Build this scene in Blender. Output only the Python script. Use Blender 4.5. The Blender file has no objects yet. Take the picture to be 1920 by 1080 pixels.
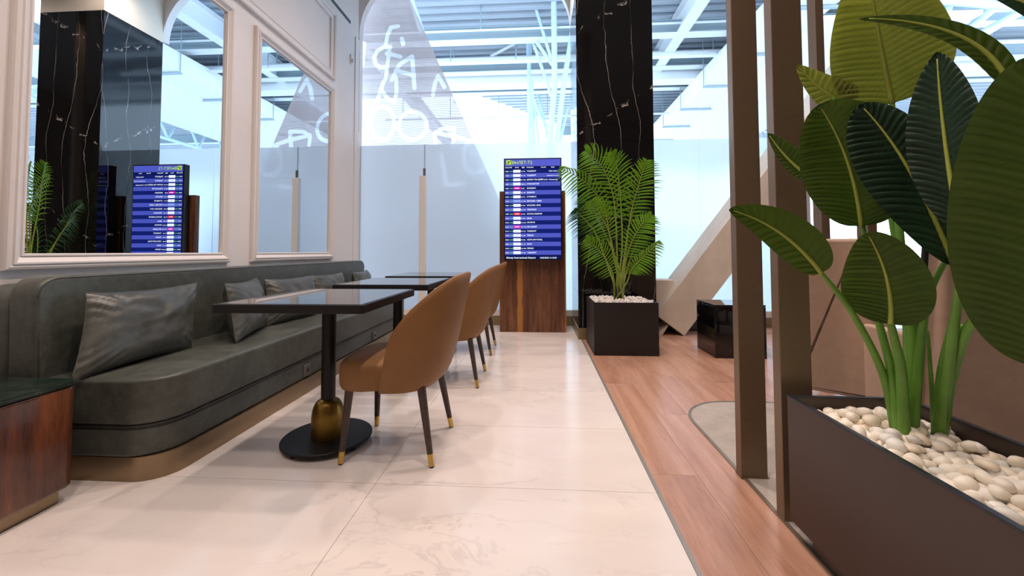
import bpy, bmesh, math, random
from mathutils import Vector, Matrix, noise
random.seed(7)
PI = math.pi
sc = bpy.context.scene
C = sc.collection

# ------------------------------------------------------------------ camera
CAM_H, FPX, PX, PY, YAW, PITCH, ROLL = .97, 761.5, 960., 443.3, .0632, .0372, -.0026
camd = bpy.data.cameras.new('camera'); cam = bpy.data.objects.new('camera', camd); C.objects.link(cam)
camd.sensor_fit = 'HORIZONTAL'; camd.sensor_width = 36; camd.lens = 36*FPX/1920
camd.shift_y = -(540-PY)/1920; camd.clip_start = .02; camd.clip_end = 300
CM = Matrix.Rotation(YAW, 4, 'Z') @ Matrix.Rotation(PI/2+PITCH, 4, 'X') @ Matrix.Rotation(ROLL, 4, 'Z')
cam.matrix_world = Matrix.Translation((0, 0, CAM_H)) @ CM
sc.camera = cam

# ------------------------------------------------------------------ world: overcast daylight
w = bpy.data.worlds.new('world'); sc.world = w; w.use_nodes = True
bg = w.node_tree.nodes['Background']
bg.inputs[0].default_value = (.60, .79, 1.0, 1); bg.inputs[1].default_value = 5.0
SPOT_W, SPOT_COL = 112., (1.0, .80, .69)
sc.view_settings.view_transform = 'Standard'; sc.view_settings.look = 'None'
sc.view_settings.exposure = 0.0; sc.view_settings.gamma = 1; sc.view_settings.use_curve_mapping = False

# ------------------------------------------------------------------ real-world survey helpers
def ray(x, y):
    return (CM.to_3x3() @ Vector(((x-PX)/FPX, (PY-y)/FPX, -1))).normalized()
def onY(x, y, Y):
    r = ray(x, y); t = Y/r.y; return Vector((0, 0, CAM_H)) + r*t
def onZ(x, y, Z):
    r = ray(x, y); t = (Z-CAM_H)/r.z; return Vector((0, 0, CAM_H)) + r*t

# ------------------------------------------------------------------ materials
def nt(name):
    m = bpy.data.materials.new(name); m.use_nodes = True
    return m, m.node_tree, m.node_tree.nodes['Principled BSDF']
def rgba(c): return (c[0], c[1], c[2], 1)
class G:
    """small node-graph helper"""
    def __init__(s, t): s.t = t
    def n(s, typ, **kw):
        x = s.t.nodes.new(typ)
        for k, v in kw.items(): setattr(x, k, v)
        return x
    def l(s, a, b): s.t.links.new(a, b)
    def co(s): return s.n('ShaderNodeTexCoord').outputs['Object']
    def mapping(s, scale=(1, 1, 1), src=None, loc=(0, 0, 0), rot=(0, 0, 0)):
        m = s.n('ShaderNodeMapping'); m.inputs['Scale'].default_value = scale; m.inputs['Location'].default_value = loc
        m.inputs['Rotation'].default_value = rot
        s.l(src or s.co(), m.inputs['Vector']); return m.outputs[0]
    def noise(s, vec, scale=5, detail=3, rough=.5, dist=0):
        x = s.n('ShaderNodeTexNoise'); x.inputs['Scale'].default_value = scale; x.inputs['Detail'].default_value = detail
        x.inputs['Roughness'].default_value = rough; x.inputs['Distortion'].default_value = dist
        s.l(vec, x.inputs['Vector']); return x.outputs['Fac']
    def ramp(s, fac, stops):
        r = s.n('ShaderNodeValToRGB'); e = r.color_ramp.elements
        while len(e) < len(stops): e.new(.5)
        for i, (p, c) in enumerate(stops): e[i].position = p; e[i].color = rgba(c) if not isinstance(c, (int, float)) else (c, c, c, 1)
        s.l(fac, r.inputs[0]); return r.outputs[0]
    def math(s, op, a, b=None, c=None):
        m = s.n('ShaderNodeMath', operation=op)
        for i, v in enumerate((a, b, c)):
            if v is None: continue
            if isinstance(v, (int, float)): m.inputs[i].default_value = v
            else: s.l(v, m.inputs[i])
        return m.outputs[0]
    def mix(s, fac, a, b):
        m = s.n('ShaderNodeMix', data_type='RGBA')
        for inp, v in ((m.inputs[0], fac), (m.inputs[6], a), (m.inputs[7], b)):
            if isinstance(v, (int, float)): inp.default_value = v
            elif isinstance(v, tuple): inp.default_value = rgba(v)
            else: s.l(v, inp)
        return m.outputs[2]
    def bump(s, h, strength=.2, dist=.01):
        b = s.n('ShaderNodeBump'); b.inputs['Strength'].default_value = strength; b.inputs['Distance'].default_value = dist
        s.l(h, b.inputs['Height']); return b.outputs[0]
    def sep(s, v):
        x = s.n('ShaderNodeSeparateXYZ'); s.l(v, x.inputs[0]); return x.outputs
def mat(name, col, rough=.5, metal=0., spec=.5, var=.0, vscale=20, bump=0., bscale=200, coat=0., emit=None, estr=0., sheen=0.):
    m, t, b = nt(name); g = G(t)
    b.inputs['Base Color'].default_value = rgba(col); b.inputs['Roughness'].default_value = rough
    b.inputs['Metallic'].default_value = metal; b.inputs['Specular IOR Level'].default_value = spec
    b.inputs['Coat Weight'].default_value = coat; b.inputs['Coat Roughness'].default_value = .05
    if sheen: b.inputs['Sheen Weight'].default_value = sheen
    if var:
        f = g.noise(g.co(), vscale, 4)
        g.l(g.ramp(f, [(.3, tuple(c*(1-var) for c in col)), (.7, tuple(min(1, c*(1+var)) for c in col))]), b.inputs['Base Color'])
    if bump:
        g.l(g.bump(g.noise(g.co(), bscale, 3), bump, .002), b.inputs['Normal'])
    if emit:
        b.inputs['Emission Color'].default_value = rgba(emit); b.inputs['Emission Strength'].default_value = estr
    return m
M = {}
M['wall'] = mat('wall_paint', (.80, .755, .74), .55, var=.02, vscale=3)
M['trim_white'] = mat('trim_paint', (.80, .75, .73), .4)
M['cream'] = mat('cream_paint', (.82, .74, .62), .6)
M['ceil'] = mat('ceiling_paint', (.42, .40, .38), .7)
M['wall_dark'] = mat('unseen_dark_wall', (.22, .15, .11), .6, var=.1, vscale=3)  # unseen walls darkened, like the ceiling, to cut bounced fill light
M['slot'] = mat('slot_dark', (.03, .045, .07), .4)
M['black_metal'] = mat('black_metal', (.009, .008, .009), .45, spec=.3, bump=.05, bscale=400)
M['black_matte'] = mat('black_powdercoat', (.010, .009, .009), .5)
M['black_gloss'] = mat('black_glass', (.004, .004, .005), .04, spec=.6)
M['brass'] = mat('brass_brushed', (.62, .42, .12), .28, 1.0)
M['bronze'] = mat('bronze_plate', (.33, .24, .15), .33, .85, var=.06, vscale=4)
M['antique'] = mat('antique_brass', (.24, .145, .03), .36, .9, var=.10, vscale=25)
M['post'] = mat('bronze_paint', (.20, .138, .086), .42, .35, var=.03, vscale=60)
M['planter_brown'] = mat('planter_brown', (.058, .039, .031), .42, .2)
M['planter_rim'] = mat('planter_rim', (.012, .013, .018), .35)
M['skirt'] = mat('skirting_bronze', (.30, .23, .13), .35, .6)
M['rail_white'] = mat('rail_white', (.86, .82, .79), .4)
M['steel_white'] = mat('painted_steel_white', (.78, .80, .82), .5)
M['deck'] = mat('deck_steel', (.50, .54, .60), .5)
M['steel_blue'] = mat('painted_steel_blue', (.62, .78, .88), .45)
M['steel_grey'] = mat('painted_steel_grey', (.36, .44, .48), .55)
M['steel_dark'] = mat('dark_steel', (.06, .06, .06), .5)
M['soffit'] = mat('hall_soffit', (.85, .87, .88), .6)
M['leaf_mid'] = mat('leaf_midrib', (.36, .42, .07), .45)
M['petiole'] = mat('petiole_green', (.13, .30, .035), .4, var=.15, vscale=14)
M['palm_stem'] = mat('palm_stem', (.26, .34, .035), .45, var=.15, vscale=20)
M['palm_bark'] = mat('palm_bark', (.05, .03, .022), .8)
M['leg_wood'] = mat('dark_leg_wood', (.060, .038, .027), .45, var=.2, vscale=60)
M['rubber'] = mat('rubber', (.01, .01, .01), .7)
M['beige_up'] = mat('beige_leather', (.46, .32, .235), .55, var=.05, bump=.15, bscale=700)
M['concrete'] = None
M['white_plastic'] = mat('white_plastic', (.8, .78, .76), .4)
M['socket'] = mat('socket_grey', (.16, .145, .13), .4, .3)
M['hall_floor'] = mat('hall_floor', (.80, .81, .82), .4)
M['lens'] = mat('lamp_lens', (1, .9, .75), .4, emit=(1, .82, .62), estr=14)
M['rubber_green'] = mat('green_rubber', (.22, .26, .16), .7)

def leather(name, col, spec=.45):
    m, t, b = nt(name); g = G(t)
    co = g.co(); n1 = g.math('ADD', g.math('MULTIPLY', g.noise(co, 4., 4, .6), .45), g.math('MULTIPLY', g.noise(co, 26, 9, .78), .55))
    c = g.ramp(n1, [(.36, tuple(x*.60 for x in col)), (.50, col), (.64, tuple(x*1.45 for x in col))])
    g.l(c, b.inputs['Base Color'])
    g.l(g.ramp(n1, [(.35, .30), (.65, .44)]), b.inputs['Roughness'])
    b.inputs['Specular IOR Level'].default_value = spec
    g.l(g.bump(g.noise(co, 320, 2), .12, .001), b.inputs['Normal'])
    return m
M['leather'] = leather('sofa_leather', (.074, .081, .069))
M['pillow'] = leather('pillow_leather', (.062, .065, .056), .6)
M['piping'] = mat('piping', (.018, .018, .018), .4)
M['seam'] = mat('seam', (.05, .05, .043), .6)
M['chair'] = mat('chair_leatherette', (.235, .112, .040), .55, spec=.3, var=.06, vscale=8, bump=.18, bscale=900)

def marble_floor():
    m, t, b = nt('white_marble_tile'); g = G(t)
    co = g.n('ShaderNodeNewGeometry').outputs['Position']
    v = g.mapping((1.0, 2.6, 1), co, rot=(0, 0, .35))
    n = g.noise(v, 1.6, 6, .6, .6); d = g.math('ABSOLUTE', g.math('SUBTRACT', n, .5))
    vein = g.ramp(d, [(0, 1.), (.018, 0.)])
    n3 = g.noise(v, .9, 3); vein = g.math('MULTIPLY', vein, g.ramp(n3, [(.45, 0.), (.7, .55)]))
    base = g.ramp(g.noise(v, 2.2, 5), [(.3, (.80, .735, .70)), (.7, (.86, .80, .765))])
    c = g.mix(vein, base, (.50, .44, .43))
    # scuffed stain near the first table
    sv = g.mapping((5.5, 13, 1), co, loc=(-5.5*-.36, -13*1.47, 0))
    dd = g.n('ShaderNodeVectorMath', operation='LENGTH'); g.l(sv, dd.inputs[0])
    st = g.math('MULTIPLY', g.ramp(dd.outputs['Value'], [(.2, 1.), (1., 0.)]), g.ramp(g.noise(co, 22, 5, .7), [(.50, 0.), (.66, .55)]))
    c = g.mix(st, c, (.50, .33, .17))
    g.l(c, b.inputs['Base Color']); b.inputs['Specular IOR Level'].default_value = .5
    g.l(g.ramp(g.noise(co, 3, 4), [(.3, .10), (.7, .2)]), b.inputs['Roughness'])
    return m
M['marble'] = marble_floor()
M['grout'] = mat('grout', (.42, .37, .34), .8)

def wood(name, stops, axis='Y', scale=1., rough=.4, coat=0., rand=True, stripe=False):
    m, t, b = nt(name); g = G(t)
    co = g.co()
    if rand:
        oi = g.n('ShaderNodeObjectInfo'); vv = g.n('ShaderNodeVectorMath', operation='ADD')
        g.l(co, vv.inputs[0]); cmb = g.n('ShaderNodeCombineXYZ')
        r = g.math('MULTIPLY', oi.outputs['Random'], 37.)
        for i in range(3): g.l(r, cmb.inputs[i])
        g.l(cmb.outputs[0], vv.inputs[1]); co2 = vv.outputs[0]
    else: co2 = co
    s = {'X': (.9, 9, 9), 'Y': (9, .9, 9), 'Z': (9, 9, .9)}[axis]
    v = g.mapping(tuple(k*scale for k in s), co2)
    n = g.noise(v, 1.3, 5, .55, .7); fine = g.noise(g.mapping(tuple(k*scale*6 for k in s), co2), 3, 3)
    f = g.math('ADD', g.math('MULTIPLY', n, .75), g.math('MULTIPLY', fine, .25))
    col = g.ramp(f, stops)
    if stripe:
        x, y, z = g.sep(co)
        wv = g.noise(g.mapping((0, 0, 1.), co), 4.0, 2)
        d = g.math('ABSOLUTE', g.math('SUBTRACT', x, -.155))
        half = g.math('MULTIPLY_ADD', wv, .06, .003)
        k = g.math('LESS_THAN', d, half)
        col = g.mix(k, col, (.42, .17, .035))
        d2 = g.math('GREATER_THAN', x, .386)
        col = g.mix(d2, col, (.42, .17, .035))
    g.l(col, b.inputs['Base Color']); b.inputs['Roughness'].default_value = rough
    b.inputs['Coat Weight'].default_value = coat; b.inputs['Coat Roughness'].default_value = .08
    g.l(g.bump(fine, .06, .001), b.inputs['Normal'])
    return m
M['plank'] = wood('vinyl_wood_plank', [(.30, (.35, .175, .115)), (.48, (.49, .27, .185)), (.66, (.58, .35, .26))], 'Y', .8, .26)
M['walnut'] = wood('walnut_veneer', [(.32, (.055, .018, .008)), (.5, (.15, .055, .024)), (.68, (.26, .105, .045))], 'Z', 1.5, .4, 0, False, True)
M['mahogany'] = wood('mahogany_gloss', [(.32, (.030, .008, .003)), (.52, (.12, .035, .012)), (.7, (.23, .075, .022))], 'Z', .9, .25, .8, False)

def green_marble():
    m, t, b = nt('green_marble'); g = G(t)
    n = g.noise(g.co(), 9, 6, .65, 1.2)
    g.l(g.ramp(n, [(.35, (.006, .012, .009)), (.6, (.018, .035, .026)), (.78, (.09, .13, .11))]), b.inputs['Base Color'])
    b.inputs['Roughness'].default_value = .15
    return m
M['green_marble'] = green_marble()

def black_marble():
    m, t, b = nt('black_marble'); g = G(t); co = g.co()
    x, y, z = g.sep(co)
    n = g.noise(g.mapping((1, 1, .55), co), 1.1, 2, .4); nf = g.noise(co, 7, 4, .6); nff = g.noise(co, 30, 3)
    s = g.math('ADD', x, y)
    u = g.math('ADD', g.math('MULTIPLY', s, 3.6), g.math('ADD', g.math('MULTIPLY', n, 2.2), g.math('MULTIPLY', nf, .16)))
    u = g.math('ADD', u, g.math('MULTIPLY', nff, .03))
    d = g.math('ABSOLUTE', g.math('SUBTRACT', g.math('FRACT', u), .5))
    v1 = g.ramp(d, [(0, 1.), (.007, .4), (.013, 0.)])
    v1 = g.math('MULTIPLY', v1, g.ramp(g.noise(co, 2.1, 2), [(.42, .08), (.6, .8)]))
    # a broken diagonal vein
    u2 = g.math('ADD', g.math('MULTIPLY', z, .85), g.math('ADD', g.math('MULTIPLY', s, -.55), g.math('MULTIPLY', nf, .25)))
    d2 = g.math('ABSOLUTE', g.math('SUBTRACT', g.math('FRACT', u2), .5))
    v2 = g.math('MULTIPLY', g.ramp(d2, [(0, 1.), (.012, 0.)]), g.ramp(g.noise(co, 14, 3), [(.5, 0.), (.64, .9)]))
    k = g.math('MAXIMUM', v1, v2)
    g.l(g.mix(k, (.0045, .0042, .005), (.55, .50, .47)), b.inputs['Base Color'])
    b.inputs['Roughness'].default_value = .055; b.inputs['Specular IOR Level'].default_value = .55
    return m
M['black_marble'] = black_marble()

def carpet():
    m, t, b = nt('carpet_grey'); g = G(t); co = g.co()
    n = g.noise(co, 260, 3, .7); n2 = g.noise(co, 9, 5)
    f = g.math('ADD', g.math('MULTIPLY', n, .6), g.math('MULTIPLY', n2, .4))
    g.l(g.ramp(f, [(.3, (.30, .265, .235)), (.7, (.56, .51, .46))]), b.inputs['Base Color'])
    b.inputs['Roughness'].default_value = .95; g.l(g.bump(n, .5, .003), b.inputs['Normal'])
    return m
M['carpet'] = carpet()

def concrete():
    m, t, b = nt('rough_plaster_beam'); g = G(t); co = g.co()
    n = g.noise(co, 4, 6, .65); spot = g.ramp(g.noise(co, 26, 4, .7), [(.70, 0.), (.74, 1.)])
    c = g.ramp(n, [(.3, (.68, .60, .51)), (.7, (.80, .72, .63))])
    g.l(g.mix(g.math('MULTIPLY', spot, .7), c, (.12, .11, .10)), b.inputs['Base Color'])
    b.inputs['Roughness'].default_value = .8; g.l(g.bump(g.noise(co, 12, 5), .25, .01), b.inputs['Normal'])
    return m
M['concrete'] = concrete()

def mirror_m():
    m, t, b = nt('mirror_silver')
    b.inputs['Base Color'].default_value = (.80, .86, .90, 1); b.inputs['Metallic'].default_value = 1
    b.inputs['Roughness'].default_value = .0
    return m
M['mirror'] = mirror_m()

def frosted():
    m, t, b = nt('frosted_film_glass'); g = G(t)
    out = t.nodes['Material Output']
    tr = g.n('ShaderNodeBsdfTranslucent'); tr.inputs[0].default_value = (.97, .99, 1.0, 1)
    gl = g.n('ShaderNodeBsdfRefraction'); gl.inputs['Color'].default_value = (.92, .96, .98, 1); gl.inputs['IOR'].default_value = 1.12
    gl.inputs['Roughness'].default_value = .33
    df = g.n('ShaderNodeBsdfDiffuse'); df.inputs[0].default_value = (.82, .84, .85, 1)
    gs = g.n('ShaderNodeBsdfGlossy'); gs.inputs['Roughness'].default_value = .12
    a = g.n('ShaderNodeMixShader'); a.inputs[0].default_value = .38; g.l(tr.outputs[0], a.inputs[1]); g.l(gl.outputs[0], a.inputs[2])
    c = g.n('ShaderNodeMixShader'); c.inputs[0].default_value = .08; g.l(a.outputs[0], c.inputs[1]); g.l(df.outputs[0], c.inputs[2])
    fr = g.n('ShaderNodeFresnel'); fr.inputs[0].default_value = 1.35
    e = g.n('ShaderNodeMixShader'); g.l(fr.outputs[0], e.inputs[0]); g.l(c.outputs[0], e.inputs[1]); g.l(gs.outputs[0], e.inputs[2])
    g.l(e.outputs[0], out.inputs[0]); t.nodes.remove(b)
    return m
M['frosted'] = frosted()

def mesh_cloth(name, col, letter, alpha):
    m, t, b = nt(name); g = G(t); out = t.nodes['Material Output']; co = g.co()
    tp = g.n('ShaderNodeBsdfTransparent'); df = g.n('ShaderNodeBsdfDiffuse'); tl = g.n('ShaderNodeBsdfTranslucent')
    at = g.n('ShaderNodeAttribute', attribute_name='print_distance')
    k = g.ramp(at.outputs['Fac'], [(.026, 1.), (.034, 0.)])
    n = g.noise(g.mapping((1, 1, .5), co), 1.3, 3)
    c = g.ramp(n, [(.3, tuple(x*.85 for x in col)), (.7, tuple(min(1, x*1.12) for x in col))])
    c = g.mix(k, c, letter)
    g.l(c, df.inputs[0]); g.l(c, tl.inputs[0])
    a = g.n('ShaderNodeMixShader'); a.inputs[0].default_value = .55; g.l(df.outputs[0], a.inputs[1]); g.l(tl.outputs[0], a.inputs[2])
    e = g.n('ShaderNodeMixShader'); g.l(a.outputs[0], e.inputs[1]); g.l(tp.outputs[0], e.inputs[2])
    wv = g.n('ShaderNodeTexWave', wave_type='BANDS', bands_direction='Z'); wv.inputs['Scale'].default_value = 9; wv.inputs['Distortion'].default_value = 9
    wv.inputs['Detail'].default_value = 1; wv.inputs['Detail Scale'].default_value = .35; g.l(co, wv.inputs['Vector'])
    g.l(g.math('ADD', g.math('MULTIPLY_ADD', wv.outputs['Fac'], .10, alpha-.05), g.math('MULTIPLY', k, .12)), e.inputs[0])
    g.l(e.outputs[0], out.inputs[0]); t.nodes.remove(b)
    return m
M['banner'] = mesh_cloth('banner_mesh', (.50, .41, .40), (.86, .85, .88), .15)

def leaf_mat(name, top, under, trans):
    m, t, b = nt(name); g = G(t)
    geo = g.n('ShaderNodeNewGeometry')
    n = g.noise(g.co(), 10, 3)
    tc = g.mix(geo.outputs['Backfacing'], top, under)
    c = g.mix(g.ramp(n, [(.3, 0.), (.7, .35)]), tc, tuple(x*.6 for x in top))
    va = g.n('ShaderNodeAttribute', attribute_name='vein')  # leaf veins, with the shading of their ripples put into the colour
    hs = g.n('ShaderNodeHueSaturation'); g.l(g.math('MULTIPLY_ADD', va.outputs['Fac'], .62, 1.0), hs.inputs['Value']); g.l(c, hs.inputs['Color']); c = hs.outputs[0]
    g.l(c, b.inputs['Base Color']); b.inputs['Roughness'].default_value = .45; b.inputs['Specular IOR Level'].default_value = .3
    out = t.nodes['Material Output']; tl = g.n('ShaderNodeBsdfTranslucent'); tl.inputs[0].default_value = rgba(trans)
    e = g.n('ShaderNodeMixShader'); e.inputs[0].default_value = .22; g.l(b.outputs[0], e.inputs[1]); g.l(tl.outputs[0], e.inputs[2])
    g.l(e.outputs[0], out.inputs[0])
    return m
M['leaf'] = leaf_mat('strelitzia_leaf', (.035, .075, .010), (.050, .085, .012), (.07, .13, .006))
M['leaf_lit'] = leaf_mat('strelitzia_leaf_lit', (.20, .245, .035), (.26, .30, .06), (.30, .36, .03))  # paler copy of the leaf with the warm light painted in
M['leaf_hall_tint'] = leaf_mat('strelitzia_leaf_hall_tint', (.012, .045, .030), (.018, .045, .024), (.02, .06, .015))  # bluish copy, reflected hall light mixed into the leaf colour
M['palm'] = leaf_mat('palm_leaflet', (.15, .37, .02), (.20, .40, .035), (.26, .50, .02))
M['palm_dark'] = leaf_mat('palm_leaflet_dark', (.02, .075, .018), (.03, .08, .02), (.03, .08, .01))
M['pebble'] = mat('white_pebble', (.90, .83, .71), .45, var=.08, vscale=6)
M['pebble2'] = mat('cream_pebble', (.86, .76, .60), .45, var=.1, vscale=6)
M['pebble3'] = mat('grey_white_pebble', (.82, .80, .74), .45, var=.08, vscale=6)
M['gravel'] = mat('white_gravel', (.78, .74, .70), .8, var=.15, vscale=30)
M['soil'] = mat('soil', (.05, .035, .025), .9)
def em(name, col, s): return mat(name, (.0, .0, .0), .5, spec=0, emit=col, estr=s)
M['scr_hdr'] = em('screen_header', (.10, .12, .62), 1.0)
M['scr_dark'] = em('screen_row_dark', (.008, .016, .16), 1.0)
M['scr_light'] = em('screen_row_light', (.085, .105, .55), 1.0)
M['scr_base'] = em('screen_base', (.006, .01, .10), 1.0)
M['scr_white'] = em('screen_white', (.9, .94, 1), 1.5)
M['scr_green'] = em('screen_green', (.15, .8, .12), 1.3)
M['scr_lime'] = em('screen_lime', (.58, .85, .02), 1.0)
M['scr_mag'] = em('screen_magenta', (.9, .02, .55), 1.0)
M['scr_red'] = em('screen_red', (.85, .02, .05), 1.0)
M['scr_blue'] = em('screen_pale_blue', (.30, .42, .95), 1.0)
M['tv'] = mat('tv_bezel', (.008, .008, .009), .3)
M['table_glass'] = mat('table_glass', (.035, .04, .042), .03, spec=.9)

# ------------------------------------------------------------------ mesh helpers
def link(name, me, m=None, parent=None, loc=(0, 0, 0), smooth=False, rot=None):
    o = bpy.data.objects.new(name, me); C.objects.link(o)
    if m is not None:
        if not me.materials: me.materials.append(M[m] if isinstance(m, str) else m)
    o.parent = parent; o.location = loc
    if rot is not None: o.rotation_euler = rot
    if smooth:
        for p in me.polygons: p.use_smooth = True
    return o
class MB:
    def __init__(s): s.v = []; s.f = []
    def add(s, vs, fs):
        b = len(s.v); s.v += [tuple(v) for v in vs]; s.f += [tuple(b+i for i in f) for f in fs]; return s
    def box(s, x0, x1, y0, y1, z0, z1):
        return s.add([(x0, y0, z0), (x1, y0, z0), (x1, y1, z0), (x0, y1, z0), (x0, y0, z1), (x1, y0, z1), (x1, y1, z1), (x0, y1, z1)],
                     [(0, 3, 2, 1), (4, 5, 6, 7), (0, 1, 5, 4), (1, 2, 6, 5), (2, 3, 7, 6), (3, 0, 4, 7)])
    def tube(s, pts, r, n=10, caps=True):
        pts = [Vector(p) for p in pts]; rs = r if isinstance(r, (list, tuple)) else [r]*len(pts)
        b = len(s.v); ref = None
        for i, p in enumerate(pts):
            t = (pts[min(i+1, len(pts)-1)]-pts[max(i-1, 0)]).normalized()
            if ref is None: ref = t.orthogonal().normalized()
            ref = (ref - t*ref.dot(t)).normalized(); q = t.cross(ref)
            for k in range(n):
                a = 2*PI*k/n; s.v.append(tuple(p+(ref*math.cos(a)+q*math.sin(a))*rs[i]))
        for i in range(len(pts)-1):
            for k in range(n):
                k2 = (k+1) % n; s.f.append((b+i*n+k, b+i*n+k2, b+(i+1)*n+k2, b+(i+1)*n+k))
        if caps:
            s.f.append(tuple(b+k for k in reversed(range(n)))); e = b+(len(pts)-1)*n; s.f.append(tuple(e+k for k in range(n)))
        return s
    def lathe(s, prof, n=32, c=(0, 0)):
        b = len(s.v)
        for r, z in prof:
            for k in range(n):
                a = 2*PI*k/n; s.v.append((c[0]+r*math.cos(a), c[1]+r*math.sin(a), z))
        for i in range(len(prof)-1):
            for k in range(n):
                k2 = (k+1) % n; s.f.append((b+i*n+k, b+i*n+k2, b+(i+1)*n+k2, b+(i+1)*n+k))
        s.f.append(tuple(b+k for k in reversed(range(n)))); e = b+(len(prof)-1)*n; s.f.append(tuple(e+k for k in range(n)))
        return s
    def prism(s, poly, z0, z1):
        n = len(poly); b = len(s.v)
        s.v += [(p[0], p[1], z0) for p in poly]+[(p[0], p[1], z1) for p in poly]
        s.f.append(tuple(b+i for i in reversed(range(n)))); s.f.append(tuple(b+n+i for i in range(n)))
        for i in range(n):
            j = (i+1) % n; s.f.append((b+i, b+j, b+n+j, b+n+i))
        return s
    def grid(s, rows):
        b = len(s.v); nr, ncol = len(rows), len(rows[0])
        for r in rows: s.v += [tuple(p) for p in r]
        for i in range(nr-1):
            for j in range(ncol-1): s.f.append((b+i*ncol+j, b+i*ncol+j+1, b+(i+1)*ncol+j+1, b+(i+1)*ncol+j))
        return s
    def mesh(s, name='mesh'):
        me = bpy.data.meshes.new(name); me.from_pydata(s.v, [], s.f); me.update(); return me
    def build(s, name, m, parent=None, smooth=False, loc=(0, 0, 0), rot=None, bevel=0, seg=2, angle=None, wn=False):
        me = s.mesh(name)
        if bevel or angle is not None:
            bm = bmesh.new(); bm.from_mesh(me)
            if bevel:
                es = [e for e in bm.edges if len(e.link_faces) == 2 and e.calc_face_angle(0) > .6]
                bmesh.ops.bevel(bm, geom=es, offset=bevel, segments=seg, profile=.5, affect='EDGES', clamp_overlap=True)
            bm.to_mesh(me); bm.free()
        o = link(name, me, m, parent, loc, smooth or bool(bevel), rot)
        if smooth or bevel:
            me.set_sharp_from_angle(angle=angle or .9)
            if bevel or wn:
                md = o.modifiers.new('weighted', 'WEIGHTED_NORMAL'); md.keep_sharp = True; md.weight = 100
        return o
def bx(name, m, x0, x1, y0, y1, z0, z1, parent=None, bevel=0, seg=2, loc=(0, 0, 0), rot=None):
    return MB().box(x0, x1, y0, y1, z0, z1).build(name, m, parent, bevel=bevel, seg=seg, loc=loc, rot=rot)
def thing(name, label, cat, loc=(0, 0, 0), rz=0, group=None):
    o = bpy.data.objects.new(name, None); C.objects.link(o); o.empty_display_size = .1
    o.location = loc; o.rotation_euler = (0, 0, rz); return tag(o, label, cat, group)
def tag(o, label, cat, group=None):
    o['label'] = label; o['category'] = cat
    if group: o['group'] = group
    return o
def struct(o, label=None):
    o['kind'] = 'structure'
    if label: o['label'] = label
    return o
def copy_tree(o, parent=None):
    c = o.copy(); C.objects.link(c); c.parent = parent
    for ch in list(o.children): copy_tree(ch, c)
    return c
def rrect(x0, x1, y0, y1, r, n=8):
    """rounded rectangle; r = radii at (x0,y0),(x1,y0),(x1,y1),(x0,y1)"""
    if not isinstance(r, (list, tuple)): r = [r]*4
    P = []
    for (cx, cy, sx, sy, a0, rr) in ((x0, y0, 1, 1, PI, r[0]), (x1, y0, -1, 1, 1.5*PI, r[1]), (x1, y1, -1, -1, 0, r[2]), (x0, y1, 1, -1, .5*PI, r[3])):
        if rr <= 0: P.append((cx, cy)); continue
        ox, oy = cx+sx*rr, cy+sy*rr
        for k in range(n+1):
            a = a0+.5*PI*k/n; P.append((ox+rr*math.cos(a), oy+rr*math.sin(a)))
    return P
def slab(name, m, poly, z0, z1, e, parent=None, seg=4, bottom=True, loc=(0, 0, 0)):
    """upholstered slab: polygon prism whose top (and bottom) rim is rounded by e"""
    cx = sum(p[0] for p in poly)/len(poly); mb = MB(); n = len(poly); rings = []
    def inset(d):
        out = []
        for i, p in enumerate(poly):
            a = Vector(poly[i-1]); b = Vector(p); c = Vector(poly[(i+1) % n])
            d1 = (b-a); d2 = (c-b)
            if d1.length < 1e-6: d1 = d2
            if d2.length < 1e-6: d2 = d1
            n1 = Vector((-d1.y, d1.x)).normalized(); n2 = Vector((-d2.y, d2.x)).normalized()
            nn = (n1+n2); nn = nn.normalized()/max(.5, nn.normalized().dot(n1)); out.append((b.x+nn.x*d, b.y+nn.y*d))
        return out
    if bottom:
        for k in range(seg+1):
            a = .5*PI*k/seg; rings.append((e*(1-math.sin(a)), z0+e*(1-math.cos(a))))
    else: rings.append((0, z0))
    for k in range(seg+1):
        a = .5*PI*k/seg; rings.append((e*(1-math.cos(a)), z1-e*(1-math.sin(a))))
    b0 = 0
    for d, z in rings: mb.v += [(x, y, z) for x, y in inset(d)]
    for i in range(len(rings)-1):
        for k in range(n):
            k2 = (k+1) % n; mb.f.append((i*n+k, i*n+k2, (i+1)*n+k2, (i+1)*n+k))
    mb.f.append(tuple(reversed(range(n)))); mb.f.append(tuple((len(rings)-1)*n+k for k in range(n)))
    return mb.build(name, m, parent, smooth=True, loc=loc, angle=.7, wn=True)

# ================================================================== THE SETTING
# floors
MX0, MX1 = -2.42, .472
floor = struct(bx('floor', 'grout', MX0, 7.0, -3.4, 5.45, -.12, -.008), 'lounge floor bed under white marble, wood planks and carpet')
ye = [-.64+.585*k for k in range(0, 11)]
xcols = [(-2.42, -1.845), (-1.845, -.683), (-.683, MX1)]
for j in range(len(ye)):
    y0 = ye[j]; y1 = min(ye[j]+.585, 5.42)
    if y1-y0 < .1: continue
    for (x0, x1) in xcols:
        bx('tile', 'marble', x0+.0009, x1-.0009, y0+.0009, y1-.0009, -.02, 0, floor)
PW = .198
for i in range(14):
    x0 = .488+PW*i; off = [0, .55, .25, .8, .4, .1, .7][i % 7]
    ylo = -.6 if i < 2 else 2.3
    y = ylo-off
    while y < 5.4:
        a, b = max(y, ylo), min(y+1.22, 5.4)
        if b-a > .05:
            bx('plank', 'plank', x0+.0006, x0+PW-.0006, -(b-a)/2+.0006, (b-a)/2-.0006, -.02, 0, floor, loc=(0, (a+b)/2, 0))
        y += 1.22
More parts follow.
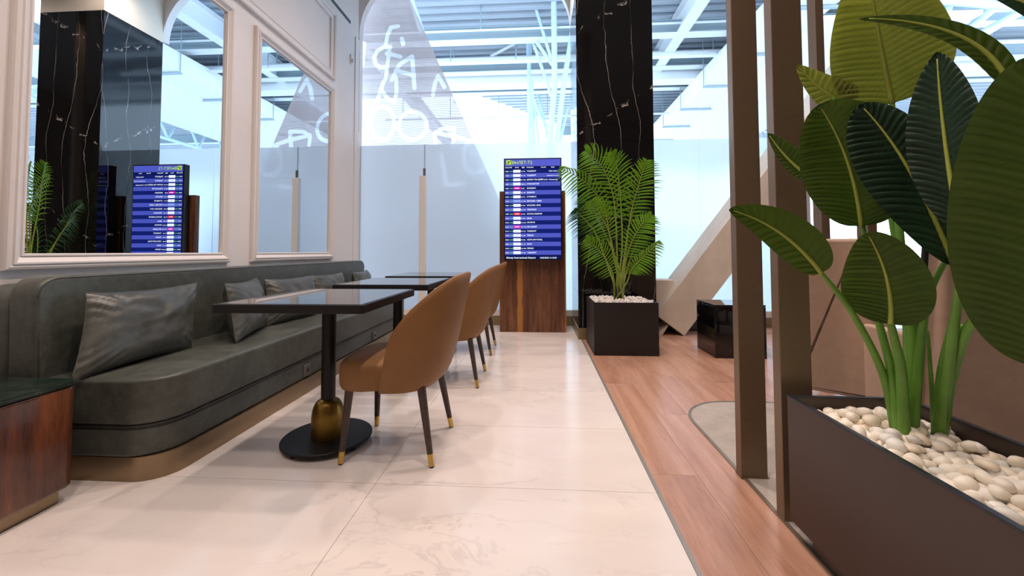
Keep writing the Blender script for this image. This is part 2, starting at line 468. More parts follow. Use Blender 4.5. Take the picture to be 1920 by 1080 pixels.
cp = rrect(.884, 4.2, -2.5, 2.72, (0, 0, 0, .32), 10)
carpet_o = struct(MB().prism(cp, -.02, .004).build('floor_carpet', 'carpet'), 'grey carpet inset with a rounded corner')
pi_, po = rrect(.884, 4.2, -2.5, 2.72, (0, 0, 0, .32), 10), rrect(.868, 4.2, -2.5, 2.736, (0, 0, 0, .336), 10)
def strip(name, a, b, z, m):
    mb = MB()
    for i in range(len(a)-1):
        mb.add([(*a[i], z), (*a[i+1], z), (*b[i+1], z), (*b[i], z)], [(0, 1, 2, 3)])
        mb.add([(*b[i], -.02), (*b[i+1], -.02), (*b[i+1], z), (*b[i], z)], [(0, 1, 2, 3)])
    return mb.build(name, m)
M['trim_bronze'] = mat('trim_bronze', (.30, .25, .19), .4, .7)
M['trim_grey'] = mat('trim_grey', (.34, .32, .30), .45, .5)
sa = pi_[2:]+[pi_[0]]; sb = po[2:]+[po[0]]
struct(strip('trim_1', sa, sb, .0055, 'trim_bronze'), 'thin metal trim around the grey carpet')
struct(bx('trim_2', 'trim_grey', MX1, .488, -.6, 4.54, -.02, .002), 'thin grey metal strip between marble and wood floor')
struct(bx('floor_hall', 'hall_floor', -30, 45, 5.52, 60, -.15, -.02), 'pale terminal hall floor beyond the glass partition')

# left wall, its end and the portal over the partition
WX = -2.43
struct(bx('wall_left', 'wall', WX-.15, WX, -3.4, 5.30, 0, 4.9), 'off white panelled wall behind the sofa')
struct(bx('trim_3', 'trim_white', WX, WX+.012, 5.20, 5.305, .0, 3.86), 'off white vertical edge trim at the end of the panelled wall')
struct(bx('trim_4', 'slot', WX-.002, WX+.003, .6, 5.06, 3.945, 3.99), 'dark slot running high along the panelled wall')
struct(bx('baseboard_left', 'trim_white', WX, WX+.014, -3.4, 5.3, 0, .1), 'off white baseboard of the panelled wall')
def moulding(name, y0, y1, z0, z1, prof, m, parent=None, x=WX):
    """picture-frame moulding with mitred corners; prof = [(inset from outer edge, height off the wall)]"""
    mb = MB(); rings = []
    for d, h in prof: rings.append([(x+h, y0+d, z0+d), (x+h, y1-d, z0+d), (x+h, y1-d, z1-d), (x+h, y0+d, z1-d)])
    for i in range(len(rings)-1):
        for k in range(4):
            k2 = (k+1) % 4; b = len(mb.v)
            mb.v += [rings[i][k], rings[i][k2], rings[i+1][k2], rings[i+1][k]]; mb.f.append((b, b+1, b+2, b+3))
    return mb.build(name, m, parent)
struct(moulding('trim_5', 1.69, 4.645, 3.02, 3.83, [(0, 0), (0, .028), (.012, .034), (.03, .024), (.034, .014), (.075, .010), (.08, .016), (.094, .016), (.094, 0)], 'trim_white'), 'raised rectangular wall moulding above the two mirrors')
FP = [(0, 0), (0, .020), (.005, .030), (.016, .034), (.024, .030), (.028, .038), (.036, .038), (.064, .014), (.066, .022), (.074, .022), (.078, .004)]
for (y0, y1, lab) in ((1.688, 3.04, 'large framed wall mirror above the near end of the sofa'), (3.284, 4.643, 'tall framed wall mirror at the far end of the sofa, nearest the glass partition')):
    t = thing('wall_mirror', lab, 'mirror', (WX, (y0+y1)/2, .889), group='framed mirrors on the panelled wall')
    h = (y1-y0)/2
    fr = moulding('frame', -h, h, 0, 2.036, FP, 'trim_white', t, x=0)
    bx('mirror_glass', 'mirror', .001, .004, -h+.077, h-.077, .077, 2.036-.077, t)
# small wall items on the wall end
sw = thing('wall_contact', 'small cream contact plate near the end of the panelled wall', 'wall switch', (WX, 5.08, 3.42))
bx('plate', 'cream', 0, .012, -.02, .02, 0, .13, sw, .003); bx('button', 'socket', .012, .018, .004, .016, .03, .08, sw)
struct(bx('trim_6', 'rubber_green', WX, WX+.006, 5.305, 5.33, 2.6, 3.72), 'thin green sealing strip at the end of the panelled wall')

PZ = 3.97; PXL, PXR = WX, .452
def portal():
    r = .85; poly = []
    zt = PZ+r
    def arc(cx, cz, a0, a1):
        return [(cx+r*math.cos(a0+(a1-a0)*k/14), cz+r*math.sin(a0+(a1-a0)*k/14)) for k in range(15)]
    p = [(PXL-.15, 0), (PXL-.15, 5.6), (PXR+.0, 5.6), (PXR+.0, PZ)]
    p += arc(PXR-r-.002, PZ, 0, PI/2) + arc(PXL+r, PZ, PI/2, PI) + [(PXL, 0)]
    mb = MB(); n = len(p)
    mb.v = [(x, 5.335, z) for x, z in p]+[(x, 5.44, z) for x, z in p]
    mb.f = [tuple(range(n)), tuple(reversed(range(n, 2*n)))]+[(i, n+i, n+(i+1) % n, (i+1) % n) for i in range(n)]
    bm = bmesh.new(); me = mb.mesh('wall_portal'); bm.from_mesh(me); bmesh.ops.recalc_face_normals(bm, faces=bm.faces[:]); bm.to_mesh(me); bm.free()
    return link('wall_portal', me, 'trim_white')
struct(portal(), 'white portal with rounded upper corners around the glass partition')
# enclosing lounge (behind and beside the camera) that holds the downlights
struct(bx('ceiling', 'ceil', WX-.15, 7.2, -3.5, 5.33, 4.9, 5.0), 'lounge ceiling above the seating')
struct(bx('wall_rear', 'wall_dark', WX-.15, 7.2, -3.55, -3.4, 0, 4.9), 'lounge wall behind the camera')
struct(bx('wall_right', 'wall_dark', 7.0, 7.2, -3.4, 4.6, 0, 4.9), 'lounge wall on the far right')

# marble column
CX0, CX1, CY0, CY1, CZ = .444, 1.290, 4.552, 5.335, 3.947
col = thing('marble_column', 'tall square black marble column with white veins behind the palm', 'column', ((CX0+CX1)/2, (CY0+CY1)/2, 0))
hx, hy = (CX1-CX0)/2, (CY1-CY0)/2
bx('skirting', 'skirt', -hx-.004, hx+.004, -hy-.004, hy, 0, .125, col)
bx('cladding', 'black_marble', -hx, hx, -hy, hy, .125, .52, col)
for (a, b) in ((.522, 2.20), (2.202, CZ)): bx('cladding', 'black_marble', -hx, hx, -hy, hy, a, b, col)
bx('column_head', 'cream', -hx, hx, -hy, hy, CZ, 4.9, col)  # warm light on the white column head put into its cream colour

# glass partition
GY = 5.40
wb = struct(bx('wall_back', 'skirt', WX, 3.46, GY-.03, GY+.06, 0, .125), 'frosted glass partition on a bronze skirting')
bx('base_rail', 'rail_white', WX, 3.46, GY-.022, GY+.05, .125, .20, wb)
for (x0, x1) in ((WX, -1.533), (-1.527, -.308), (-.307, .903), (.904, 2.103), (2.104, 3.44)):
    bx('glass_pane', 'frosted', x0, x1, GY, GY+.012, .20, 2.43, wb)
for x in (-1.53,): bx('joint_strip', 'steel_grey', x-.004, x+.004, GY-.002, GY+.014, 1.99, 2.43, wb)
bx('support_post', 'rail_white', -1.585, -1.50, GY-.07, GY-.002, .2, 1.99, wb, .004)
bx('post_clip', 'socket', -1.545, -1.515, GY-.02, GY-.002, 1.99, 2.10, wb)
bx('support_post', 'rail_white', 3.40, 3.46, GY-.03, GY+.04, .2, 2.43, wb, .004)

# ================================================================== TERMINAL HALL BEYOND
RZ = 7.5
def deck(name, poly_fn, y0, y1, period=.34, depth=.17):
    mb = MB(); y = y0; prof = []
    while y < y1:
        prof += [(y, 0), (y+period*.42, 0), (y+period*.5, depth), (y+period*.92, depth)]; y += period
    for i in range(len(prof)-1):
        ya, za = prof[i]; yb, zb = prof[i+1]; xa0, xa1 = poly_fn(ya); xb0, xb1 = poly_fn(yb)
        mb.add([(xa0, ya, RZ+za), (xa1, ya, RZ+za), (xb1, yb, RZ+zb), (xb0, yb, RZ+zb)], [(0, 1, 2, 3)])
    return mb.build(name, 'deck')
struct(deck('ceiling_hall', lambda y: (-26, 40), 6.2, 16.5), 'white corrugated steel roof deck of the terminal hall')
struct(deck('ceiling_hall_far', lambda y: (-2.6+(y-16.5)*.86, 40), 16.5, 34.), 'far part of the corrugated roof deck beside the skylight')
beams = [(6.72, 7.10, 10.9, 'nearest the lounge'), (6.72, 7.16, 12.85, 'second from the lounge'), (6.50, 7.03, 13.4, 'white boxed one below the deck'), (6.78, 7.12, 14.7, 'beside the skylight'), (6.8, 7.3, 20.5, 'far behind the skylight')]
for i, (z0, z1, y, lab) in enumerate(beams):
    r = thing('roof_beam', 'long steel roof beam across the hall, '+lab, 'beam', (0, y, z0), group='cross beams of the hall roof')
    x0, x1 = (-22, 38) if i < 4 else (1, 38)
    m = 'soffit' if i == 2 else 'steel_grey'
    h = z1-z0
    if i == 2: bx('casing', m, x0, x1, -.25, .25, 0, h, r)
    else:
        bx('web', m, x0, x1, -.012, .012, .03, h-.03, r); bx('flange', 'steel_white', x0, x1, -.14, .14, 0, .03, r); bx('flange', m, x0, x1, -.14, .14, h-.03, h, r)
ybeams = [(-4.9, 6.75, 7.3, 'left of the banner edge'), (3.85, 6.75, 7.35, 'right of the black column'), (8.6, 6.8, 7.35, 'far right')]
for (x, z0, z1, lab) in ybeams:
    r = thing('roof_girder', 'white steel girder running away into the hall, '+lab, 'girder', (x, 14, z0), group='lengthwise girders of the hall roof')
    h = z1-z0; bx('web', 'steel_white', -.02, .02, -7, 18, 0.03, h-.03, r); bx('flange', 'steel_white', -.15, .15, -7, 18, 0, .03, r); bx('flange', 'steel_white', -.15, .15, -7, 18, h-.03, h, r)
# ducts along the hall
d = thing('air_duct', 'large white air duct running away into the hall, right of the column', 'duct', (5.1, 14, 6.0))
bx('duct_body', 'soffit', 0, 1.0, -6, 16, 0, .55, d)
for k in range(11): bx('duct_bracket', 'steel_grey', -.06, 1.06, -5.5+k*2, -5.42+k*2, -.06, -.02, d)
for k in range(11): MB().tube([(-.03, -5.46+k*2, -.02), (-.03, -5.46+k*2, 1.5)], .012, 6).build('duct_hanger', 'steel_grey', d)
struct(bx('ceiling_soffit', 'soffit', 6.1, 9.4, 9, 24, 5.95, 6.05), 'white lowered soffit beside the duct')
# skylight truss on the right
tr_ = thing('roof_truss', 'pale blue tubular truss on the right of the hall', 'truss', (10.2, 16, 5.6))
MB().tube([(0, -5, 0), (0, 10, 0)], .07, 8).build('chord', 'steel_blue', tr_); MB().tube([(0, -5, 1.4), (0, 10, 1.4)], .07, 8).build('chord', 'steel_blue', tr_)
for k in range(10):
    MB().tube([(0, -5+k*1.5, 0), (0, -4.25+k*1.5, 1.4)], .05, 7).build('brace', 'steel_blue', tr_)
    MB().tube([(0, -4.25+k*1.5, 1.4), (0, -3.5+k*1.5, 0)], .05, 7).build('brace', 'steel_blue', tr_)
# sprinkler pipes with hangers
for i, (y, z, x0, x1, r, lab) in enumerate([(10.6, 6.9, -6, 12, .03, 'high one nearest the lounge'), (11.9, 6.75, -7, 14, .06, 'thick one under the deck'), (11.5, 6.45, -7, 5.0, .06, 'lowest thick one'), (15.6, 6.2, -6, 5.0, .04, 'thin far one')]):
    p = thing('sprinkler_pipe', 'white pipe hung across under the hall roof, '+lab, 'pipe', (0, y, z), group='pipes under the hall roof')
    MB().tube([(x0, 0, 0), (x1, 0, 0)], r, 8).build('pipe', 'steel_white', p)
    x = x0+.7
    while x < x1:
        MB().tube([(x, 0, 0), (x, 0, RZ-z+.12)], .015, 5).build('hanger', 'steel_grey', p); x += 1.9
# diagonal tubes and the tree column
def px_tube(name, pts, r, m, parent):
    P = [onY(x, y, Y) for (x, y, Y) in pts]; o = parent.location
    MB().tube([p-o for p in P], r, 9).build(name, m, parent, smooth=True, angle=1.)
base = onY(1036, 300, 10.5); base.z = -.02
tc = thing('tree_column', 'pale blue tubular tree column branching to the roof beside the black column', 'column', base)
b0 = onY(1031, 262, 10.5)
MB().tube([(0, 0, 0), b0-base], .08, 10).build('trunk', 'steel_blue', tc, smooth=True, angle=1.)
for pts, r in [([(1031, 262, 10.5), (1040, 160, 10.5), (1038, -30, 10.5)], .075), ([(1044, 265, 10.5), (1058, 150, 10.5), (1080, 20, 10.8)], .068),
               ([(1034, 112, 10.5), (1000, 0, 10.9), (994, -20, 11)], .042), ([(1036, 122, 10.5), (992, 58, 11.2)], .048), ([(1036, 185, 10.5), (1000, 80, 11.2)], .042), ([(1026, 250, 10.5), (1000, 185, 11), (997, 150, 11.4)], .035)]:
    px_tube('branch', pts, r, 'steel_blue', tc)
base2 = onY(998, 300, 15.); base2.z = -.02
tc2 = thing('tree_column', 'farther pale blue tubular tree column left of the first, in the hall', 'column', base2)
b2 = onY(999, 262, 15.)
MB().tube([(0, 0, 0), b2-base2], .10, 10).build('trunk', 'steel_blue', tc2, smooth=True, angle=1.)
for pts, r in [([(999, 262, 15), (997, 150, 15)], .075), ([(1010, 268, 15), (1001, 190, 15)], .05), ([(1027, 262, 15), (1004, 152, 15.3)], .06), ([(1040, 190, 15), (1016, 152, 15.3)], .05), ([(1050, 265, 15), (1066, 200, 15.4)], .05), ([(1030, 240, 15), (1000, 200, 15)], .04)]:
    px_tube('branch', pts, r, 'steel_blue', tc2)
base3 = onY(992, 300, 12.2); base3.z = -.02
tc3 = thing('hall_post', 'pale blue round steel post of the hall left of the tree column', 'column', base3)
px_tube('shaft', [(992, 112, 12.2), (991, -40, 12.2)], .085, 'steel_blue', tc3); px_tube('brace', [(996, 60, 12.2), (1070, 12, 12.2)], .035, 'steel_blue', tc3)
px_tube('brace', [(984, 55, 12.2), (895, -4, 12.2)], .075, 'steel_white', tc3); px_tube('brace', [(920, 106, 12.8), (968, 80, 12.6)], .05, 'steel_white', tc3)
px_tube('brace', [(1040, 120, 12.2), (1000, 90, 12.2)], .03, 'steel_white', tc3); px_tube('brace', [(992, 112, 12.2), (992, 280, 12.2)], .06, 'steel_blue', tc3)
for pts, r, lab in [([(850, 190, 21), (1000, 245, 21)], .06, 'crossing the skylight'), ([(935, 268, 24), (1000, 236, 24)], .08, 'low behind the skylight'), ([(772, 0, 9.5), (792, 62, 9.5)], .07, 'beside the banner top')]:
    P = [onY(*p) for p in pts]
    tag(MB().tube(P, r, 9).build('roof_tube', 'steel_blue', None, smooth=True, angle=1.), 'pale steel roof tube '+lab, 'tube', 'single roof tubes')
for k, pts in enumerate([[(1745, 0, 9), (1925, 15, 9)], [(1815, 55, 9.5), (1875, 5, 9.5)], [(1835, 68, 9.5), (1925, 15, 9.5)], [(1768, 40, 10), (1780, 5, 10)]]):
    P = [onY(*p) for p in pts]
    tag(MB().tube(P, .09, 9).build('roof_tube', 'steel_blue', None, smooth=True, angle=1.), ['horizontal pale blue roof tube high on the right behind the big leaves', 'leaning pale blue roof tube behind the arching leaf', 'longest leaning pale blue roof tube in the upper right corner', 'short pale blue roof strut high behind the lit leaf'][k], 'tube', 'single roof tubes')
hw = struct(bx('wall_hall', 'steel_white', -30, 45, 58, 58.3, 0, 4.2), 'far wall of the terminal hall')
for k in range(36): bx('mullion', 'steel_grey', -29+k*2.1, -28.85+k*2.1, 57.9, 58, 0, 4.2, hw)

# mesh banner behind the glass
bn = thing('mesh_banner', 'tall pinkish grey mesh banner with pale letters behind the glass partition', 'banner', (-2.0, 5.75, 0))
E_ = lambda z: -1.352-.4427*(z-3.544)+2.0        # right edge, local x
def ck(pts): return [onY(660+x/3.6, y/3.6, 5.75) for x, y in pts]
def circ(cx, cy, rx, ry, n=20): return [(cx+rx*math.cos(2*PI*k/n), cy+ry*math.sin(2*PI*k/n)) for k in range(n+1)]
strokes = [ck(p) for p in ([(262, 322), (215, 318), (165, 340), (145, 385), (155, 430), (190, 452), (238, 450)], [(258, 322), (225, 530)], [(312, 178), (268, 190), (243, 240), (228, 318)], [(338, 262), (346, 300)], [(235, 362), (330, 388)],
    [(268, 540), (325, 440), (405, 378)], [(405, 378), (422, 595)], [(298, 480), (415, 508)], [(212, 545), (190, 600), (235, 660), (285, 690), (303, 620), (300, 530)], [(208, 550), (140, 770), (105, 975)],
    circ(205, 830, 78, 115), circ(410, 850, 95, 95), [(690, 865), (600, 868), (555, 905), (562, 965)], [(690, 880), (680, 1000)], [(560, 890), (790, 950)], [(545, 640), (560, 560), (582, 515), (625, 590)], [(78, 290), (70, 440)], circ(830, 1060, 80, 110), [(600, 1040), (640, 1250), (760, 1240)])]
def ink(x, z):
    best = 9.
    for st_ in strokes:
        for a_, b_ in zip(st_, st_[1:]):
            dx_, dz_ = b_.x-a_.x, b_.z-a_.z; l2 = dx_*dx_+dz_*dz_+1e-9
            t_ = max(0, min(1, ((x-a_.x)*dx_+(z-a_.z)*dz_)/l2)); d_ = (x-a_.x-t_*dx_)**2+(z-a_.z-t_*dz_)**2
            if d_ < best: best = d_
    return math.sqrt(best)
mb = MB(); rows = []; inks = []
NZ, NX = 230, 130
for i in range(NZ+1):
    z = .02+i*(5.1-.02)/NZ; xr = E_(z); row = []
    for j in range(NX+1):
        f = j/NX; x = -1.0+(xr+1.0)*f
        row.append((x, .03*math.sin(x*7+z*1.3)*(1-f)+.012*math.sin(z*3+x*11), z))
        inks.append(ink(x-2.0, z) if 1.6 < z < 4.6 else 1.)
    rows.append(row)
fb = mb.grid(rows).build('fabric', 'banner', bn, smooth=True, angle=2.)
at = fb.data.attributes.new('print_distance', 'FLOAT', 'POINT'); at.data.foreach_set('value', inks)
TXT = []   # (object placeholder, text, size, matrix, parent, material, name)
def text(name, s, size, m, parent, loc, rot, align='LEFT', shear=0., bold=0.):
    cu = bpy.data.curves.new('t', 'FONT'); cu.body = s; cu.size = size; cu.align_x = align; cu.shear = shear; cu.offset = bold
    cu.resolution_u = 3
    o = bpy.data.objects.new('t', cu); C.objects.link(o)
    TXT.append((o, name, m, parent, loc, rot))
def flush_text():
    bpy.context.view_layer.update(); dg = bpy.context.evaluated_depsgraph_get()
    for (o, name, m, parent, loc, rot) in TXT:
        me = bpy.data.meshes.new_from_object(o.evaluated_get(dg)); me.materials.clear()
        link(name, me, m, parent, loc, False, rot)
    for (o, *_) in TXT:
        cu = o.data; bpy.data.objects.remove(o); bpy.data.curves.remove(cu)
    TXT.clear()
# ================================================================== DOWNLIGHTS
spots = [(-.9, .3, 1.2), (-.9, 1.9, 1), (-.9, 3.7, 1), (.1, -.9, .35), (.1, 1.1, 1.3), (.1, 2.8, 1.3), (.1, 4.4, 1.2), (1.9, 3.6, 1.6), (2.6, 2.2, .5), (-1.6, -1.0, .6), (.9, -1.4, .1), (3.6, 3.6, .7)]
places = ['over the near end of the sofa aisle', 'over the first table', 'over the last table', 'behind the camera', 'above the near aisle', 'above the middle aisle', 'in front of the departure screen', 'above the glossy cube', 'above the beige chairs', 'behind the side table', 'behind the big planter', 'over the far right carpet']
for (x, y, pw_), lab in zip(spots, places):
    t = thing('ceiling_downlight', 'small cylindrical ceiling downlight '+lab, 'downlight', (x, y, 4.9), group='ceiling downlights')
    MB().lathe([(.05, -.16), (.055, -.155), (.055, 0)], 20).build('housing', 'white_plastic', t, smooth=True, angle=.8)
    MB().lathe([(.04, -.165), (.04, -.161)], 20).build('lens', 'lens', t)
    ld = bpy.data.lights.new('downlight_lamp', 'SPOT'); ld.energy = SPOT_W*pw_; ld.color = SPOT_COL; ld.spot_size = 2.3; ld.spot_blend = .8; ld.shadow_soft_size = .09
    lo = bpy.data.objects.new('downlight_lamp', ld); C.objects.link(lo); lo.parent = t; lo.location = (0, 0, -.18)

# ================================================================== SOFA
SX = -1.6
sofa = thing('leather_sofa', 'long grey green leather sofa bench on a bronze base along the mirrors', 'sofa', (-2.0, 3.26, 0))
O = Vector((-2.0, 3.26, 0))
def S(poly): return [(x-O.x, y-O.y) for x, y in poly]
slab('plinth', 'bronze', S(rrect(-2.40, SX+.012, 1.648, 4.872, (0, .14, .10, 0))), 0.0, .103, .003, sofa, 2)
slab('lower_cushion', 'leather', S(rrect(-2.40, SX, 1.64, 4.88, (0, .15, .11, 0))), .104, .224, .012, sofa)
slab('piping_band', 'leather', S(rrect(-2.40, SX-.002, 1.642, 4.878, (0, .15, .11, 0))), .222, .236, .002, sofa, 2)
for zz in (.2225, .2335): slab('piping', 'piping', S(rrect(-2.40, SX+.0005, 1.6395, 4.8805, (0, .15, .11, 0))), zz-.0022, zz+.0022, .001, sofa, 2)
slab('seat_cushion', 'leather', S(rrect(-2.40, SX+.002, 1.638, 4.882, (0, .15, .11, 0))), .233, .430, .020, sofa, 5)
pp = rrect(-2.13, SX-.012, 1.652, 4.868, (0, .14, .10, 0))
MB().tube([(x-O.x, y-O.y, .4245) for x, y in pp if x > -2.1], .0028, 5).build('seam', 'seam', sofa)
# back: profile in the Y-Z plane, extruded along X, with rounded rims
def back_panel(name, x0, x1, y0, y1, z0, z1, r, e, lean=0.):
    poly = rrect(y0, y1, z0, z1, (0, 0, r, r), 8)
    o = slab(name, 'leather', poly, 0, x1-x0, e, sofa, 4)
    me = o.data
    for v in me.vertices:
        yy, zz, dx = v.co.x, v.co.y, v.co.z
        v.co = (x0+dx-O.x-lean*(zz-z0), yy-O.y, zz)
    return o
back_panel('back_shell', -2.425, -2.24, 1.60, 4.86, .10, .83, .10, .03)
back_panel('back_cushion', -2.25, -2.115, 1.60, 4.885, .40, .868, .085, .022, .03)
bp = rrect(1.612, 4.873, .43, .857, (0, 0, .08, .08), 8)
MB().tube([(-2.113-O.x-.03*(z-.4)-.004, y-O.y, z) for y, z in bp if z > .5], .0028, 5).build('seam', 'seam', sofa)
for y in (2.741, 3.902):
    s = bx('socket', 'socket', SX-O.x-.004, SX-O.x+.012, y-O.y-.036, y-O.y+.036, .118, .196, sofa, .006)
    me = MB().tube([(0, 0, 0), (.003, 0, 0)], .013, 14).build('socket_hole', 'black_matte', s, loc=(SX-O.x+.0115, y-O.y, .157))

# pillows
def pillow_mesh(w, h, T, seed, shear=0.):
    n = 34; mb = MB(); rnd = random.Random(seed); ox = rnd.random()*50
    for side in (1, -1):
        rows = []
        for i in range(n+1):
            v = -1+2*i/n; row = []
            for j in range(n+1):
                u = -1+2*j/n
                px = u*w/2*(1-.055*(1-v*v)*abs(u)); pz = v*h/2*(1-.085*(1-u*u)*abs(v))
                th = T/2*(max(0, 1-abs(u)**2.6)**.55)*(max(0, 1-abs(v)**2.6)**.55)
                th += (.006*noise.noise((u*1.6+ox, v*1.6, side*3))+.0025*noise.noise((u*5+ox, v*5, side*3)))*(1-u*u)*(1-v*v)*3.2
                th += .006*math.sin(9*u+5*v+ox+3*noise.noise((u*2, v*2+ox, 0)))*max(0, v)*(1-v*v)*(1-u*u)*2
                cw = max(0, abs(u)+abs(v)-1.05); th *= 1+.35*math.sin(26*(u-v*(1 if u*v > 0 else -1)))*cw
                row.append((px+shear*pz, -side*max(th, .0008), pz))
            rows.append(row if side > 0 else row[::-1])
        mb.grid(rows)
    return mb
pil = [(1.965, -2.00, .62, .365, -.24, .03, 'big rumpled grey leather pillow nearest the wooden side table'),
       (2.60, -1.93, .58, .36, -.25, .34, 'grey leather pillow behind the first table, second from the side table'),
       (3.16, -1.97, .56, .345, -.22, -.10, 'grey leather pillow in the middle of the sofa, third from the side table'),
       (3.74, -1.97, .54, .34, -.22, -.05, 'grey leather pillow behind the second table, fourth from the side table'),
       (4.42, -1.94, .58, .335, -.25, .16, 'grey leather pillow at the far end of the sofa')]
for i, (y, x, pw, ph, lean, rz, lab) in enumerate(pil):
    t = thing('throw_pillow', lab, 'pillow', (x, y, .432), group='leather pillows on the sofa')
    sh_ = (.34, .20, .16, .14, .18)[i]; mb = pillow_mesh(pw, ph, .155, i, sh_)
    R = Matrix.Rotation(PI/2+rz, 4, 'Z') @ Matrix.Rotation(lean, 4, 'X')
    # rotate so the pillow faces the room (+X), then lift so its lowest point meets the seat
    vs = [R @ Vector(v) for v in mb.v]; zmin = min(v.z for v in vs)
    mb.v = [tuple(v-Vector((0, 0, zmin))) for v in vs]
    o = mb.build('cover', 'pillow', t, smooth=True, angle=1.6)
    # piped seam round the rim
    rim = []
    for k in range(48):
        q = k/12; sgm = int(q); f = -1+2*(q-sgm)
        u, v = [(f, -1), (1, f), (-f, 1), (-1, -f)][sgm]
        px = u*pw/2*(1-.055*(1-v*v)*abs(u)); pz = v*ph/2*(1-.085*(1-u*u)*abs(v))
        rim.append(R @ Vector((px+sh_*pz, 0, pz))-Vector((0, 0, zmin)))
    MB().tube(rim+[rim[0]], .0028, 5).build('seam', 'pillow', t, smooth=True, angle=2)

# side table
st = thing('side_table', 'glossy mahogany side table with green marble top beside the sofa', 'side table', (-2.1, 1.1, 0))
bx('plinth', 'bronze', -.24, .238, -.42, .40, 0, .055, st, .004)
slab('cabinet', 'mahogany', rrect(-.27, .27, -.45, .43, (.02, .02, .035, .02), 5), .055, .446, .012, st, 3)
slab('table_top', 'green_marble', rrect(-.273, .273, -.453, .433, (.02, .02, .035, .02), 5), .447, .468, .004, st, 2)

# ================================================================== TABLES
def make_table(lab, loc):
    t = thing('cafe_table', lab, 'table', loc, group='square black tables along the sofa')
    hx, hy = .338, .366
    slab('table_top', 'black_metal', rrect(-hx, hx, -hy, hy, .012, 3), .706, .743, .003, t, 2)
    bx('glass_inlay', 'table_glass', -hx+.012, hx-.012, -hy+.012, hy-.012, .742, .7455, t, .001)
    MB().lathe([(.0345, .19), (.0345, .706)], 28).build('column', 'black_metal', t, smooth=True, angle=.8)
    pr = [(.078, .034)]+[(.078, .034+.09)]
    for k in range(1, 9):
        a = .5*PI*k/8*.86; pr.append((.036+.042*math.cos(a), .124+.092*math.sin(a)))
    pr.append((.034, .222))
    MB().lathe(pr, 36).build('dome', 'antique', t, smooth=True, angle=.9)
    bs = MB().lathe([(.212, .020), (.217, .023), (.217, .031), (.214, .034)], 56).build('base_plate', 'black_metal', t, smooth=True, angle=.5)
    for k in range(4):
        a = PI/4+PI/2*k+.35
        MB().lathe([(.012, 0), (.014, .003), (.014, .010), (.008, .021)], 14, (0, 0)).build('foot', 'rubber', bs, smooth=True, angle=.7, loc=(.185*math.cos(a), .185*math.sin(a), 0))
    return t
tb = make_table('square black table with reflective glass top nearest the camera', (-1.080, 2.055, 0))
for y, lab in ((3.09, 'middle one of the three square black tables along the sofa'), (4.06, 'square black table farthest from the camera, beside the glass partition')):
    c = copy_tree(tb); c.location = (-1.080, y, 0); c['label'] = lab

